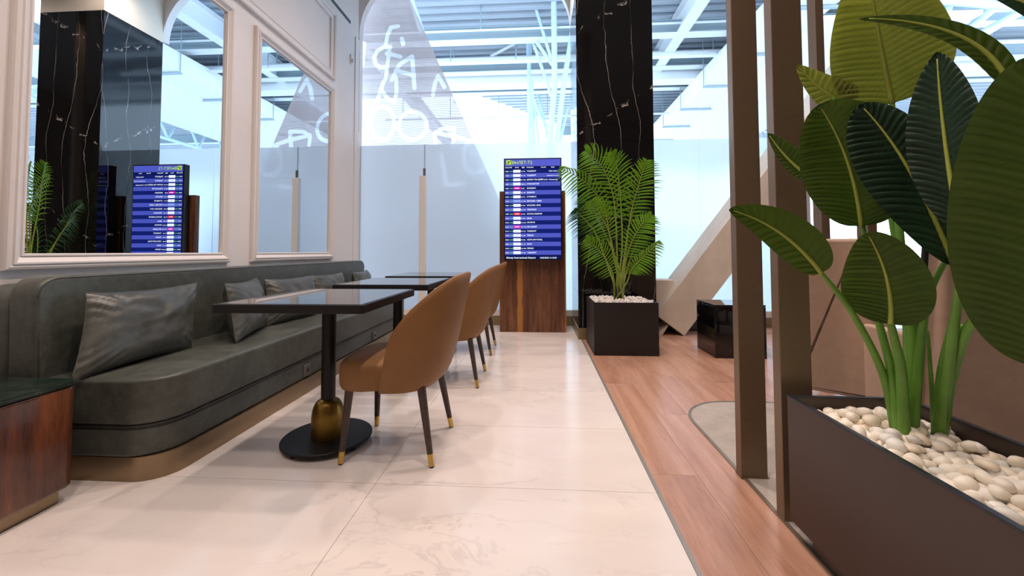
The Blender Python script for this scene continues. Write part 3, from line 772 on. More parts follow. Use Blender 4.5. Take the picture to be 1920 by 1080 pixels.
# ================================================================== CHAIRS (face the sofa, -X)
def make_chair(lab, loc):
    t = thing('tub_chair', lab, 'chair', loc, group='brown tub chairs at the tables')
    # local: origin under the seat centre, front is -X
    # seat: full width in front, tucked inside the shell behind
    ZB = .335; XF = -.024
    n = 56; mb = MB(); rings = []
    def plan(k_):
        out = []
        for k in range(n):
            a = 2*PI*k/n; c_, s_ = math.cos(a), math.sin(a); ex = 2/4.2
            x = math.copysign(abs(c_)**ex, c_)*.222*k_-.030; y = math.copysign(abs(s_)**ex, s_)*.252*k_
            if x > XF-.03: y *= 1-.16*min(1, (x-XF+.03)/.05)
            out.append((x, y))
        return out
    for k_, z in ((.88, ZB+.002), (.965, ZB+.004), (.99, ZB+.02), (1.0, ZB+.05), (1.0, ZB+.09), (.985, ZB+.112), (.945, ZB+.124), (.8, ZB+.132), (.5, ZB+.137), (.1, ZB+.139)):
        rings.append([(x, y, z) for x, y in plan(k_)])
    for r in rings: mb.v += r
    for i in range(len(rings)-1):
        for k in range(n):
            k2 = (k+1) % n; mb.f.append((i*n+k, i*n+k2, (i+1)*n+k2, (i+1)*n+k))
    mb.f.append(tuple(reversed(range(n)))); mb.f.append(tuple((len(rings)-1)*n+k for k in range(n)))
    mb.build('seat', 'chair', t, smooth=True, angle=1.2)
    # wrap-round back shell
    na, nz = 60, 16; T = .034
    RIM = [(0, .352), (.02, .40), (.055, .46), (.12, .535), (.20, .60), (.42, .695), (.70, .788), (.90, .842), (1.0, .858)]
    def zr(u):
        for (u0, z0), (u1, z1) in zip(RIM, RIM[1:]):
            if u <= u1: return z0+(z1-z0)*(u-u0)/(u1-u0)
        return RIM[-1][1]
    def pos(th, f, inner):
        c_, s_ = max(0., math.cos(th)), math.sin(th)
        u = c_**.72; z = (ZB-.004)+(zr(u)-ZB+.004)*f
        g = max(0, min(1, (z-ZB+.004)/.53)); low = max(0, 1-(z-ZB+.004)/.07)
        xr = .205+.145*g**.62; yw = .248+.012*math.sin(PI*min(1, g*1.1))
        if not inner: xr -= .012*low*low; yw -= .010*low*low
        else: xr -= T; yw -= T
        return Vector((XF+u*(xr-XF), yw*math.copysign(abs(s_)**.80, s_), z))
    rows = []
    for i in range(na+1):
        th = -PI/2+PI*i/na; row = [pos(th, j/nz, False) for j in range(nz+1)]
        po_, pi2 = pos(th, 1, False), pos(th, 1, True)
        for k in range(1, 4):
            f = k/4; row.append(po_.lerp(pi2, f)+Vector((0, 0, .010*math.sin(PI*f))))
        row += [pos(th, j/nz, True) for j in range(nz, -1, -1)]
        rows.append(row)
    mb = MB(); mb.grid(rows)
    m0 = len(rows[0]); mb.f.append(tuple(range(m0))); mb.f.append(tuple(reversed([na*m0+k for k in range(m0)])))
    for i in range(na): mb.f.append((i*m0, (i+1)*m0, (i+1)*m0+m0-1, i*m0+m0-1))
    bmx = bmesh.new(); me = mb.mesh('back_shell'); bmx.from_mesh(me); bmesh.ops.recalc_face_normals(bmx, faces=bmx.faces[:]); bmx.to_mesh(me); bmx.free()
    o = link('back_shell', me, 'chair', t, smooth=True); me.set_sharp_from_angle(angle=1.2)
    rim = []
    for i in range(1, na):
        th = -PI/2+PI*i/na; rim.append(pos(th, 1, False).lerp(pos(th, 1, True), .22)+Vector((0, 0, .005)))
    MB().tube(rim, .0028, 6).build('edge_seam', 'chair', t, smooth=True, angle=2)
    for sx, sy in ((-1, -1), (-1, 1), (1, -1), (1, 1)):
        top = Vector((-.190 if sx < 0 else .150, .170*sy, .345)); ft = Vector((.212*sx, .210*sy, 0)); d = ft-top
        brk = top+d*.835; tip = top+d*.985
        l = MB().tube([top, brk], [.0205, .0135], 14).build('leg', 'leg_wood', t, smooth=True, angle=.9)
        MB().tube([brk, tip], [.0140, .0125], 14).build('brass_tip', 'brass', l, smooth=True, angle=.9)
        MB().tube([tip, ft], [.0105, .0105], 10).build('glide', 'rubber', l, smooth=True, angle=.9)
    return t
ch = make_chair('brown leatherette tub chair at the first table, nearest the camera', (-.693, 2.050, 0))
for x, y, lab in ((-.645, 3.118, 'brown leatherette tub chair at the middle table'), (-.655, 4.02, 'brown leatherette tub chair farthest away, partly hidden by the second one')):
    c = copy_tree(ch); c.location = (x, y, 0); c['label'] = lab

# ================================================================== DEPARTURE DISPLAY
ks = thing('display_stand', 'walnut veneer panel stand carrying the departure screen', 'stand', (-.063, 4.965, 0))
bx('panel', 'walnut', -.40, .40, -.035, .035, 0, 1.707, ks, .002)
bx('mount_bracket', 'black_matte', -.2, .2, -.06, -.035, 1.2, 1.6, ks)
sx0, sx1, sz0, sz1, sy = -.402, .287, .866, 2.087, 4.82
tv = thing('departure_screen', 'upright blue airport departures screen on the walnut stand', 'screen', ((sx0+sx1)/2, sy, sz0))
hw_, hh = (sx1-sx0)/2, sz1-sz0
bx('housing', 'tv', -hw_, hw_, .004, .085, 0, hh, tv, .004)
scn = bx('display', 'scr_base', -hw_+.012, hw_-.012, .0, .006, .014, hh-.014, tv)
RX = (PI/2, 0, 0)
def rect(name, m, x0, x1, z0, z1, y): return bx(name, m, x0, x1, y-.0006, y, z0, z1, scn)
L, R_ = -hw_+.014, hw_-.014; W_ = R_-L; top = hh-.016
rect('header_band', 'scr_hdr', L, R_, top-.082, top, -.0005)
ic = rect('flight_icon', 'scr_lime', L+.018, L+.074, top-.064, top-.008, -.0012)
MB().add([(L+.024, -.0022, top-.052), (L+.030, -.0022, top-.058), (L+.07, -.0022, top-.020), (L+.064, -.0022, top-.014)], [(0, 1, 2, 3)]).build('icon_mark', 'scr_base', scn)
MB().add([(L+.030, -.0022, top-.022), (L+.052, -.0022, top-.030), (L+.050, -.0022, top-.038), (L+.032, -.0022, top-.034)], [(0, 1, 2, 3)]).build('icon_mark', 'scr_base', scn)
rect('icon_mark', 'scr_base', L+.03, L+.066, top-.062, top-.058, -.0018)
text('title_text', 'ВЫЛЕТ-Т2', .050, 'scr_lime', scn, (L+.080, -.0015, top-.055), RX, bold=.0006)
zh = top-.102
for s, x in (('Sched', .005), ('ETD', .054), ('Airline', .120), ('Flight', .200), ('Destination', .262), ('Counter', .430), ('Status', .550)):
    text('heading_text', s, .0175, 'scr_white', scn, (L+x, -.0012, zh), RX, bold=.0002)
rows_ = [('10:45', '10:51', 'g', 'HY 763', 'ТАШКЕНТ', '', 'Рейс закрыт'), ('11:00', '11:30', 'w', 'KC 127', 'ТАШКЕНТ', '', 'Заканчивается посадка'), ('12:30', '12:30', 'w', 'DV 5301', 'ШАРМ-ЭЛЬ-ШЕЙХ', '20-29', 'Регистрация'),
         ('14:00', '14:00', 'w', 'OM 412', 'УЛАН-БАТОР', '', ''), ('16:00', '16:00', 'm', 'J9 282', 'ШАРДЖА', '', ''), ('16:20', '16:20', 'w', 'KC 109', 'БИШКЕК', '', ''), ('16:50', '16:50', 'w', 'KC 911', 'СТАМБУЛ', '', ''),
         ('17:10', '17:10', 'b', 'SU 1947', 'МОСКВА / ШРМ', '', ''), ('18:00', '18:00', 'w', 'KC 875', 'МОСКВА / ВНК', '', ''), ('18:10', '18:10', 'w', 'KC 139', 'ТБИЛИСИ', '', ''), ('19:00', '19:00', 'r', 'D7 481', 'КУАЛА-ЛУМПУР', '', ''),
         ('21:20', '21:20', 'w', 'KC 907', 'Дели', '', ''), ('21:50', '21:50', 'w', 'CZ 6012', 'УРУМЧИ', '', ''), ('21:55', '21:55', 'p', '5W 7176', 'АБУ-ДАБИ', '', ''), ('21:15', '21:15', 'w', 'KC 129', 'ТАШКЕНТ', '', ''), ('21:30', '21:30', 'w', 'KC 267', 'ПЕКИН', '', ''),
         ('22:00', '22:00', 'w', 'KZ 926', 'СЕУЛ (ИНЧХОН)', '', ''), ('22:20', '22:20', 'w', 'KC 115', 'БАКУ', '', ''), ('22:40', '22:40', 'w', 'CZ 5090', 'ПЕКИН', '', ''), ('22:45', '22:45', 'g', 'HY 766', 'ТАШКЕНТ', '', '')]
rh = .0512; z = top-.116
for i, (a, b, k, fl, de, cn, stt) in enumerate(rows_):
    rect('row_band', 'scr_light' if i % 2 else 'scr_dark', L, R_, z-rh, z, -.0005)
    zt = z-rh*.66; ts = .0225
    text('row_text', a, ts*.82, 'scr_white', scn, (L+.003, -.0012, zt), RX, bold=.00012); text('row_text', b, ts*.82, 'scr_green', scn, (L+.052, -.0012, zt), RX, bold=.00012)
    rect('airline_tag', {'m': 'scr_mag', 'p': 'scr_mag', 'b': 'scr_blue', 'r': 'scr_red'}.get(k, 'scr_white'), L+.100, L+.186, z-rh*.80, z-rh*.20, -.0012)
    rect('airline_mark', 'scr_green' if k == 'g' else ('scr_white' if k in 'mrp' else 'scr_blue'), L+.108 if k == 'g' else L+.118, L+.120 if k == 'g' else L+.17, z-rh*.56, z-rh*.44, -.0018)
    text('row_text', fl, ts*.74, 'scr_white', scn, (L+.192, -.0012, zt), RX, bold=.00012); text('row_text', de, ts, 'scr_white', scn, (L+.262, -.0012, zt), RX, bold=.00012)
    if cn: text('row_text', cn, ts*.8, 'scr_white', scn, (L+.468, -.0012, zt), RX, bold=.00012)
    if stt: text('row_text', stt, ts*(.78 if len(stt) < 15 else .60), 'scr_white', scn, (L+.578, -.0012, zt), RX, 'CENTER', bold=.00012)
    z -= rh
text('footer_text', 'Almaty International Airport', .030, 'scr_white', scn, (L+.014, -.0012, z-.044), RX, bold=.00012)
text('footer_text', '15/05/2024 11:10:29', .024, 'scr_white', scn, (L+.41, -.0012, z-.044), RX, bold=.00012)
flush_text()

# ================================================================== FINS (bronze posts)
for (x0, x1, y0, y1, lab) in ((.862, .971, 1.825, 1.875, 'tall flat bronze post, left one beside the big planter'), (.876, .986, 1.548, 1.598, 'tall flat bronze post touching the end of the big planter'),
                              (2.200, 2.262, 3.29, 3.39, 'bronze post farther back behind the lit leaf'), (2.215, 2.275, 2.87, 2.97, 'bronze post farther back behind the plant stems')):
    t = thing('bronze_post', lab, 'post', ((x0+x1)/2, (y0+y1)/2, .004), group='bronze divider posts')
    a, b = (x1-x0)/2, (y1-y0)/2
    slab('shaft', 'post', rrect(-a, a, -b, b, .004, 2), .0, 4.894, .001, t, 1)
    bx('floor_plate', 'post', -a-.003, a+.003, -b-.003, b+.003, 0, .004, t)

# ================================================================== DIAGONAL BEAM
bt = thing('diagonal_brace', 'thick rough cream diagonal brace leaning up from the floor behind the cube', 'brace', (1.668, 4.8, 0))
dx, dz = .6042, .7968; wv = .386; Ln = 5.7
P = [(0, 0), (dx*Ln, dz*Ln), (dx*Ln-dz*wv, dz*Ln+dx*wv), (-dz*wv, dx*wv)]
mb = MB(); n = 40
segs = []
for k in range(n+1):
    f = k/n; segs.append([(dx*Ln*f, 0, dz*Ln*f), (dx*Ln*f-dz*wv, 0, dz*Ln*f+dx*wv), (dx*Ln*f-dz*wv, .5, dz*Ln*f+dx*wv), (dx*Ln*f, .5, dz*Ln*f)])
for s in segs: mb.v += [(x+.004*noise.noise((x*4, y*4, z*4)), y, z+.004*noise.noise((x*4, y*4+9, z*4))+.002) for x, y, z in s]
for k in range(n):
    for q in range(4): q2 = (q+1) % 4; mb.f.append((k*4+q, k*4+q2, k*4+4+q2, k*4+4+q))
mb.f += [(3, 2, 1, 0), (n*4, n*4+1, n*4+2, n*4+3)]
mb.build('shaft', 'concrete', bt)
mb = MB(); mb.prism([(-.365, .16), (-.05, .16), (-.05, .48), (-.365, .48)], .33, .625); mb.build('side_stub', 'concrete', bt, bevel=.006)
mb = MB(); mb.add([(-.30, .02, 0), (-.24, .02, 0), (-.16, .02, .13), (-.30, .02, .02), (-.30, .3, 0), (-.24, .3, 0), (-.16, .3, .13), (-.30, .3, .02)], [(0, 1, 2, 3), (7, 6, 5, 4), (0, 4, 5, 1), (1, 5, 6, 2), (2, 6, 7, 3), (3, 7, 4, 0)]); mb.build('foot_wedge', 'concrete', bt)
bx('foot_plate', 'steel_dark', -.28, .34, .30, .5, 0, .16, bt)  # dark plate that also stands in for the shadow gap under the foot

# glossy cube
cu = thing('cube_table', 'glossy black cube table behind the bronze post', 'side table', (1.825, 4.03, 0))
bx('body', 'black_gloss', -.225, .225, -.21, .21, 0, .462, cu, .003); bx('top_plate', 'black_gloss', -.225, .225, -.21, .21, .464, .480, cu, .002)

# ================================================================== BEIGE CHAIRS BEHIND THE PLANTER
def lounge_chair(name, lab, loc, rz, wtop, wbot, top, lean, depth):
    t = thing(name, lab, 'armchair', loc, rz, group='beige lounge chairs')
    # local: back faces the camera (-Y); seat beyond
    poly = [(-wtop/2, top), (-wbot/2, .16), (wbot/2, .16), (wtop/2, top)]
    mb = MB(); nz = 10; rows = []
    pts = []
    r = .05
    out = rrect(-.5, .5, 0, 1, (0.02, 0.02, .06, .06), 5)
    prof = [((u)*(wbot+(wtop-wbot)*v), v) for u, v in out]
    o = slab('back', 'beige_up', [(x, .14+(top-.14)*v) for x, v in prof], 0, .10, .025, t, 4)
    for v in o.data.vertices:
        x, z, d = v.co; v.co = (x, d-lean*(z-.4)*.5, z)
    bm = bmesh.new(); bm.from_mesh(o.data); bmesh.ops.recalc_face_normals(bm, faces=bm.faces[:]); bm.to_mesh(o.data); bm.free()
    slab('seat', 'beige_up', rrect(-wbot/2+.01, wbot/2-.01, .11, depth, .05, 5), .26, .43, .03, t)
    for s in (-1, 1):
        slab('side_panel', 'beige_up', rrect(s*wbot/2-.025, s*wbot/2+.025, .08, depth-.03, .02, 4), .17, .60, .015, t)
        xt, xb = s*(wtop/2+.02), s*(wbot/2+.035)
        MB().tube([(xt-s*.01, -lean*(top-.4)*.5+.05, top+.012), (xt+s*.002, -lean*(top-.4)*.5+.05, top-.02), (xb, .12, .0)], .012, 8).build('frame_leg', 'black_metal', t, smooth=True, angle=1.5)
        MB().tube([(xb, depth-.06, .0), (xb, depth-.06, .24)], .012, 8).build('frame_leg', 'black_metal', t, smooth=True, angle=1.5)
    return t
lounge_chair('lounge_chair', 'beige high backed lounge chair between the bronze post and the plant stems', (1.70, 2.46, .004), -.62, .26, .42, 1.035, .05, .46)
lounge_chair('lounge_chair', 'wide beige lounge chair back behind the plant, at the right edge', (2.09, 1.80, .004), 0, .84, .88, 1.03, .05, .40)

# ================================================================== PALM IN A SQUARE PLANTER
pl = thing('square_planter', 'square matte black planter filled with white gravel in front of the column', 'planter', (.818, 4.160, 0))
hw2 = .297
mb = MB()
mb.box(-hw2, hw2, -hw2, -hw2+.014, 0, .49).box(-hw2, hw2, hw2-.014, hw2, 0, .49).box(-hw2, -hw2+.014, -hw2+.014, hw2-.014, 0, .49).box(hw2-.014, hw2, -hw2+.014, hw2-.014, 0, .49).box(-hw2+.014, hw2-.014, -hw2+.014, hw2-.014, 0, .02)
mb.build('box', 'black_matte', pl)
bx('soil_bed', 'soil', -hw2+.014, hw2-.014, -hw2+.014, hw2-.014, .02, .455, pl)
def ico(sub=1):
    bm = bmesh.new(); bmesh.ops.create_icosphere(bm, subdivisions=sub, radius=1)
    v = [tuple(x.co) for x in bm.verts]; f = [tuple(x.index for x in q.verts) for q in bm.faces]; bm.free(); return v, f
iv, if_ = ico(1)
mb = MB(); rnd = random.Random(3)
for k in range(620):
    c = Vector((rnd.uniform(-.272, .272), rnd.uniform(-.272, .272), .462+rnd.uniform(0, .026))); s = [rnd.uniform(.009, .019) for _ in range(3)]
    if c.z > .475: s = [q*1.15 for q in s]
    rr = Matrix.Rotation(rnd.uniform(0, 6), 3, 'Z') @ Matrix.Rotation(rnd.uniform(0, 6), 3, 'X')
    mb.add([rr @ Vector((x*s[0]*rnd.uniform(.85, 1.1), y*s[1], q*s[2]))+c for x, y, q in iv], if_)
gv = mb.build('gravel', 'gravel', pl); gv['kind'] = 'stuff'; gv['label'] = 'white gravel in the black planter'

palm = thing('palm', 'artificial areca palm with long arching green fronds in the black planter', 'palm', (.812, 4.165, .455))
def frond(pts, nl, ll, m, width=.0088, droop=.35, seed=0, start=.36):
    """pts: world points along the rachis (base..tip)"""
    rnd = random.Random(seed); o = palm.location
    P = [Vector(p)-o for p in pts]
    # Catmull-Rom
    def cr(t):
        n = len(P)-1; i = min(int(t*n), n-1); f = t*n-i
        p0, p1, p2, p3 = P[max(i-1, 0)], P[i], P[i+1], P[min(i+2, n)]
        return .5*((2*p1)+(-p0+p2)*f+(2*p0-5*p1+4*p2-p3)*f*f+(-p0+3*p1-3*p2+p3)*f**3)
    N = 26; cl = [cr(k/N) for k in range(N+1)]
    nl = int(nl*.78); ll *= 1.12
    st = MB().tube(cl, [.0085*(1-.82*k/N)+.0008 for k in range(N+1)], 6).build('frond', 'palm_stem', palm, smooth=True, angle=2)
    mb = MB()
    for k in range(nl):
        f = k/(nl-1); t = start+(1-start)*f
        p = cr(min(t, .999)); tg = (cr(min(t+.02, 1))-cr(t-.02)).normalized()
        view = Vector((0, -1, .25)).normalized()
        side = tg.cross(view).normalized(); nrm = side.cross(tg).normalized()
        length = ll*(math.sin(PI*(.16+.80*f))**.75)*rnd.uniform(.92, 1.06)
        for sgn in (-1, 1):
            ang = math.radians(68-34*f)+rnd.uniform(-.07, .07)
            d = (tg*math.cos(ang)+side*sgn*math.sin(ang)+nrm*.12).normalized()
            wv_ = d.cross(nrm).normalized()*width
            q = []
            for s in range(5):
                u = s/4; c = p+d*length*u+Vector((0, 0, -1))*length*droop*u*u*1.15+nrm*(.10*length*math.sin(PI*u))+tg*length*.12*u*u
                hw = (.55+.9*u*(1-u)*2.2)*(1-u**3)
                q.append((c-wv_*hw, c+wv_*hw))
            b = len(mb.v)
            for a_, b_ in q: mb.v += [tuple(a_), tuple(b_)]
            for s in range(4): mb.f.append((b+2*s, b+2*s+1, b+2*s+3, b+2*s+2))
    lf = mb.build('leaflets', m, st, smooth=True, angle=3)
    return st
PB = Vector((.812, 4.165, .47))
def fr(px, m='palm', nl=26, ll=.24, seed=0, dr=.35, start=.36, dyb=0.):
    """px: image-survey points with depth: [(x,y,Y)...]; base added"""
    rnd = random.Random(seed+50); b = PB+Vector((rnd.uniform(-.045, .045), rnd.uniform(-.04, .04), 0))
    frond([b]+[onY(*p) for p in px], nl, ll, m, seed=seed, droop=dr, start=start)
fr([(1157, 470, 4.16), (1150, 370, 4.10), (1128, 312, 4.02), (1099, 284, 3.92)], seed=1, ll=.27, nl=30, start=.42)
fr([(1148, 470, 4.14), (1132, 390, 4.06), (1098, 342, 3.98), (1053, 316, 3.9)], seed=2, ll=.20, nl=28, dr=.55, start=.45)
fr([(1172, 480, 4.18), (1183, 400, 4.12), (1198, 345, 4.06), (1212, 303, 4.0)], seed=3, ll=.22, nl=28, start=.45)
fr([(1152, 480, 4.05), (1140, 430, 3.95), (1124, 402, 3.86), (1112, 378, 3.8)], seed=4, ll=.22, nl=26, start=.4)
fr([(1150, 520, 4.04), (1138, 490, 3.94), (1120, 466, 3.86), (1100, 448, 3.8)], seed=5, ll=.19, nl=26, start=.3)
fr([(1172, 500, 4.06), (1182, 460, 3.96), (1200, 425, 3.88), (1220, 404, 3.82)], seed=6, ll=.18, nl=26, start=.36)
fr([(1176, 528, 4.02), (1184, 505, 3.92), (1206, 482, 3.86), (1236, 454, 3.80)], seed=7, ll=.13, nl=24, start=.42, dr=.45)
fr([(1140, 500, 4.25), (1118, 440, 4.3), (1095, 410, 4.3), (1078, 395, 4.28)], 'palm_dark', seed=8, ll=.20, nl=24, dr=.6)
fr([(1166, 470, 4.24), (1164, 380, 4.3), (1158, 320, 4.3), (1148, 288, 4.28)], seed=9, ll=.22, nl=26, start=.42)
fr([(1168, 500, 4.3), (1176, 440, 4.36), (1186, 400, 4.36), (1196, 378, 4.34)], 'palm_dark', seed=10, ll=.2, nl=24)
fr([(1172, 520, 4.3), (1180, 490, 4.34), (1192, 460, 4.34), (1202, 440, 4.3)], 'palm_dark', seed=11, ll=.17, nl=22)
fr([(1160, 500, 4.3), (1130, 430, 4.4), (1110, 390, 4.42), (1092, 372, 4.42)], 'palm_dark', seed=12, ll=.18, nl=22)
for k, (x, y) in enumerate(((-.02, .0), (.03, .02), (.0, -.03))):
    MB().tube([(x, y, 0), (x*1.4, y*1.4, .12), (x*1.7, y*1.7, .20)], [.017, .013, .006], 8).build('stem_sheath', 'palm_bark', palm, smooth=True, angle=2)

# ================================================================== BIG PLANTER WITH BIRD-OF-PARADISE PLANT
bpz = .476; px0, px1, py0, py1 = .852, 1.236, -.25, 1.470
bp_ = thing('long_planter', 'long dark brown planter box full of white pebbles at the right edge', 'planter', ((px0+px1)/2, .6, 0))
ox, oy = (px0+px1)/2, .6
def lb(x0, x1, y0, y1): return (x0-ox, x1-ox, y0-oy, y1-oy)
mb = MB(); t_ = .012
mb.box(*lb(px0, px0+t_, py0, py1), .06, bpz-.004).box(*lb(px1-t_, px1, py0, py1), .06, bpz-.004).box(*lb(px0+t_, px1-t_, py1-t_, py1), .06, bpz-.004).box(*lb(px0+t_, px1-t_, py0, py0+t_), .06, bpz-.004).box(*lb(px0+t_, px1-t_, py0+t_, py1-t_), .06, .08)
mb.build('box', 'planter_brown', bp_)
bx('plinth', 'planter_brown', *lb(px0+.026, px1-.026, py0+.03, py1-.07), .004, .06, bp_)
for nm, r_ in (('rim', lb(px0-.001, px0+t_+.002, py0, py1+.001)), ('rim', lb(px1-t_-.002, px1+.001, py0, py1+.001)), ('rim', lb(px0+t_, px1-t_, py1-t_-.002, py1+.001)), ('rim', lb(px0+t_, px1-t_, py0, py0+t_+.002))):
    bx(nm, 'planter_rim', *r_, bpz-.006, bpz, bp_, .001)
bx('soil_bed', 'soil', *lb(px0+t_, px1-t_, py0+t_, py1-t_), .08, .415, bp_)
# pebbles: each one a thing
pebs = []
for k in range(9):
    rnd = random.Random(100+k); mb = MB(); v2, f2 = ico(2)
    sx_, sy_, sz_ = rnd.uniform(.021, .027), rnd.uniform(.016, .021), rnd.uniform(.0115, .0155)
    vs = []
    for v in v2:
        d_ = 1+.16*noise.noise((v[0]*1.3+k*7, v[1]*1.3, v[2]*1.3)); vs.append((v[0]*sx_*d_, v[1]*sy_*d_, v[2]*sz_*d_))
    mb.add(vs, f2); me = mb.mesh('pebble'); me.materials.append(M[['pebble', 'pebble', 'pebble2', 'pebble', 'pebble3', 'pebble', 'pebble2', 'pebble', 'pebble3'][k]])
    for p in me.polygons: p.use_smooth = True
    pebs.append(me)
rnd = random.Random(5); spots_p = []
nx, ny = 10, 22
for j in range(ny):
    for i in range(nx):
        x = px0+.034+(px1-px0-.068)*(i+.5*(j % 2)*.9)/(nx-.5)+rnd.uniform(-.006, .006); y = .68+(1.44-.68)*j/(ny-1)+rnd.uniform(-.006, .006)
        spots_p.append((min(x, px1-.036), y, .428+rnd.uniform(-.004, .006)))
for k in range(72): spots_p.append((rnd.uniform(px0+.05, px1-.05), rnd.uniform(.72, 1.42), .446+rnd.uniform(-.003, .006)))
for (x, y, z_) in spots_p:
    ki = rnd.randrange(9); o = bpy.data.objects.new('pebble', pebs[ki]); C.objects.link(o); o.location = (x, y, z_)
    o.rotation_euler = (rnd.uniform(-.35, .35), rnd.uniform(-.35, .35), rnd.uniform(0, 6.28)); s = rnd.uniform(.85, 1.12); o.scale = (s, s, s)
    kind_ = ['white', 'white', 'cream', 'white', 'greyish', 'white', 'cream', 'white', 'greyish'][ki]
    tag(o, 'smooth %s pebble lying in the long brown planter' % kind_, 'pebble', kind_+' pebbles in the long planter')

sp = thing('bird_of_paradise_plant', 'large broad leaved bird of paradise plant with thick green stalks in the long planter', 'plant', (1.06, 1.277, .43))
SO = Vector(sp.location)
def leaf(base, mid, tip, wl, wr, m, roll=0., fold=.18, ripple=.004, curl=0., nseg=150, shape=(.55, .62), vein=22, notch=None, midr=.006):
    """base/mid/tip: (x, y, Y) survey points; wl/wr: half widths in pixels (left / right of the midrib going base->tip)"""
    B, Md, T = [onY(*p) for p in (base, mid, tip)]
    ctrl = Md*2-(B+T)*.5
    cv = lambda t: B*(1-t)**2+ctrl*2*t*(1-t)+T*t*t
    rows = []; nw = 9; mid_pts = []; veins = []; jit = random.Random(int(base[0]))
    ph_ = [jit.uniform(-.25, .25) for _ in range(40)]
    for i in range(nseg+1):
        t = i/nseg; p = cv(t); tg = (cv(min(1, t+.02))-cv(max(0, t-.02))).normalized()
        vd = (p-Vector((0, 0, CAM_H))).normalized()
        s = tg.cross(vd).normalized()            # points right seen from the camera for an upward midrib
        s = Matrix.Rotation(roll, 3, tg) @ s; nr = s.cross(tg).normalized()
        if nr.dot(vd) > 0: nr = -nr
        dep = p.y
        prof = (math.sin(PI*min(1, max(0, t))**shape[0])**shape[1]) if 0 < t < 1 else 0.
        pxm = dep/FPX/max(.35, abs(math.cos(roll)))
        row = []
        for j in range(-nw, nw+1):
            f = j/nw; wpx = (wr if f > 0 else wl)
            if notch:
                for (nt_, nd, nsd) in notch:
                    if (f > 0) == (nsd > 0): wpx = wpx*(1-nd*math.exp(-((t-nt_)/.02)**2))
            wd = wpx*pxm*prof*f
            h = fold*abs(wd)+curl*wd*wd*8
            arg = vein*(t-.14*abs(f)+.05*f*f); arg += ph_[int(arg) % 40]*math.sin(PI*(arg % 1))
            wv_ = math.sin(2*PI*arg)*min(1, abs(f)*5)*min(1, (1-abs(f))*4+.12); h += ripple*wv_*.8; veins.append(max(-.5, wv_)*min(1, ripple/.006)*(.9 if wv_ > 0 else .5))
            row.append(p+s*wd+nr*h-SO)
        rows.append(row); mid_pts.append(p+nr*.0015-SO)
    lf = MB().grid(rows).build('leaf', m, sp, smooth=True, angle=3)
    at = lf.data.attributes.new('vein', 'FLOAT', 'POINT'); at.data.foreach_set('value', veins)  # vein stripes double as painted ripple shading
    k2 = int(nseg*.96)
    off = mid_pts[:k2+1:6]; k2 = len(off)-1
    MB().tube(off, [midr*(1-.85*i/k2)+.0006 for i in range(k2+1)], 7).build('midrib', 'leaf_mid', lf, smooth=True, angle=3)
    return lf
def stalk(pts, r0, r1, m='petiole'):
    P = [Vector(p)-SO if not isinstance(p, tuple) else onY(*p)-SO for p in pts]
    def cr(t):
        n = len(P)-1; i = min(int(t*n), n-1); f = t*n-i
        p0, p1, p2, p3 = P[max(i-1, 0)], P[i], P[i+1], P[min(i+2, n)]
        return .5*((2*p1)+(-p0+p2)*f+(2*p0-5*p1+4*p2-p3)*f*f+(-p0+3*p1-3*p2+p3)*f**3)
    N = 18
    return MB().tube([cr(k/N) for k in range(N+1)], [r0+(r1-r0)*k/N for k in range(N+1)], 10).build('stalk', m, sp, smooth=True, angle=2)
# base points in the pebbles (x, y pixel at depth)
# stalks
stalk([(1686, 818, 1.27), (1672, 700, 1.27), (1640, 570, 1.28), (1618, 422, 1.285)], .014, .006)
stalk([(1695, 818, 1.26), (1690, 700, 1.24), (1678, 640, 1.21), (1670, 606, 1.19)], .016, .008)
stalk([(1680, 812, 1.29), (1655, 700, 1.28), (1600, 590, 1.24), (1537, 508, 1.2)], .013, .006)
stalk([(1705, 815, 1.28), (1712, 650, 1.30), (1690, 480, 1.33), (1681, 330, 1.36), (1673, 192, 1.38)], .017, .007)
stalk([(1700, 816, 1.31), (1700, 600, 1.36), (1675, 430, 1.38), (1650, 330, 1.40), (1560, 180, 1.44)], .013, .005)
stalk([(1712, 812, 1.28), (1725, 660, 1.26), (1740, 560, 1.2), (1772, 490, 1.14)], .014, .006)
stalk([(1756, 816, 1.28), (1765, 700, 1.24), (1795, 560, 1.12), (1800, 400, 1.04)], .013, .006)
stalk([(1762, 812, 1.27), (1778, 700, 1.18), (1800, 540, 1.05), (1850, 330, .92), (1886, 150, .84)], .013, .006)
stalk([(1768, 800, 1.26), (1785, 700, 1.20), (1805, 610, 1.12)], .010, .006)
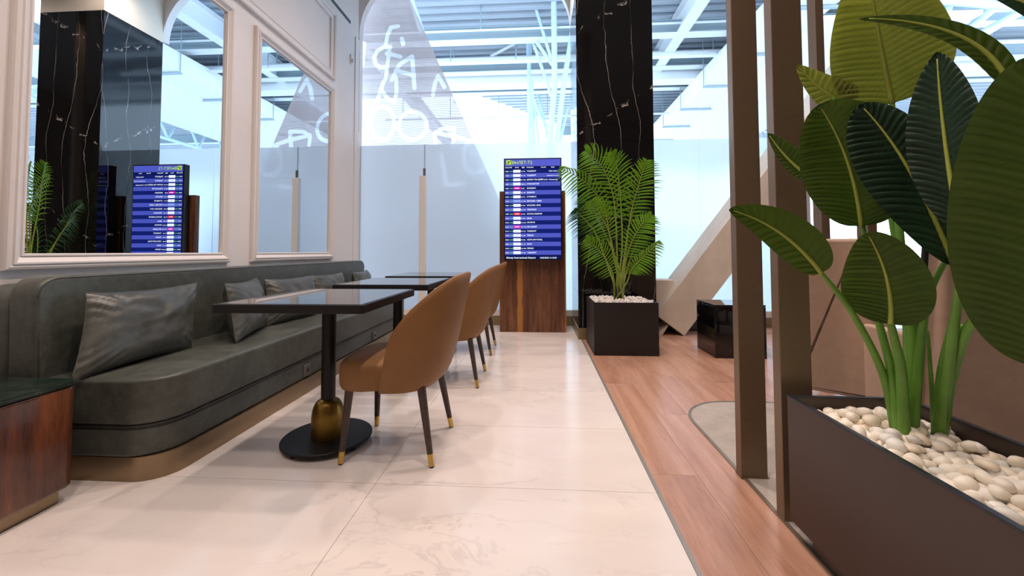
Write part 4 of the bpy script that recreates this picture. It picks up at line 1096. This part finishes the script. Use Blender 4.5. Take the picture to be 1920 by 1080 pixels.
stalk([(1752, 800, 1.3), (1745, 700, 1.3), (1740, 620, 1.3)], .008, .003)
stalk([(1768, 812, 1.27), (1788, 700, 1.19), (1826, 600, 1.05), (1900, 610, .87), (1988, 690, .745)], .012, .008)
# leaves (back to front)
leaf((1600, 196, 1.44), (1548, 172, 1.45), (1494, 122, 1.46), 30, 24, 'leaf_lit', vein=12, ripple=.005)
leaf((1520, 330, 1.40), (1480, 300, 1.42), (1440, 250, 1.44), 28, 15, 'leaf', vein=12, ripple=.003)
leaf((1673, 194, 1.38), (1647, 60, 1.33), (1625, -75, 1.22), 88, 74, 'leaf_lit', vein=24, ripple=.0085, shape=(.62, .50), midr=.0075)
leaf((1615, 424, 1.28), (1588, 300, 1.27), (1535, 196, 1.24), 84, 70, 'leaf', vein=26, ripple=.006, shape=(.86, .46), notch=[(.62, .05, -1)])
leaf((1788, 498, 1.12), (1704, 318, 1.14), (1612, 196, 1.18), 46, 66, 'leaf_hall_tint', vein=24, ripple=.006, shape=(1.15, .55), roll=.25)
leaf((1800, 430, 1.03), (1772, 260, 1.06), (1757, 98, 1.08), 52, 46, 'leaf_hall_tint', vein=26, ripple=.005, shape=(.86, .66), roll=-.3, fold=.35)
leaf((1888, 160, .86), (1790, 66, .90), (1612, 36, .96), 16, 24, 'leaf', vein=14, ripple=.002, roll=.9, fold=.3, shape=(.5, .6))
leaf((1540, 512, 1.2), (1462, 436, 1.17), (1367, 393, 1.14), 42, 32, 'leaf', vein=14, ripple=.002, shape=(.66, .6), fold=.1)
leaf((1670, 608, 1.19), (1662, 520, 1.17), (1625, 436, 1.13), 58, 66, 'leaf', vein=20, ripple=.003, shape=(.72, .5), fold=.08)
leaf((1990, 694, .74), (1962, 400, .72), (1945, 100, .70), 124, 120, 'leaf', vein=34, ripple=.003, shape=(.78, .44), fold=.06, notch=[(.80, .28, -1)])
leaf((1990, 40, .72), (1930, 4, .73), (1850, -14, .75), 20, 20, 'leaf_hall_tint', vein=10, ripple=.001)
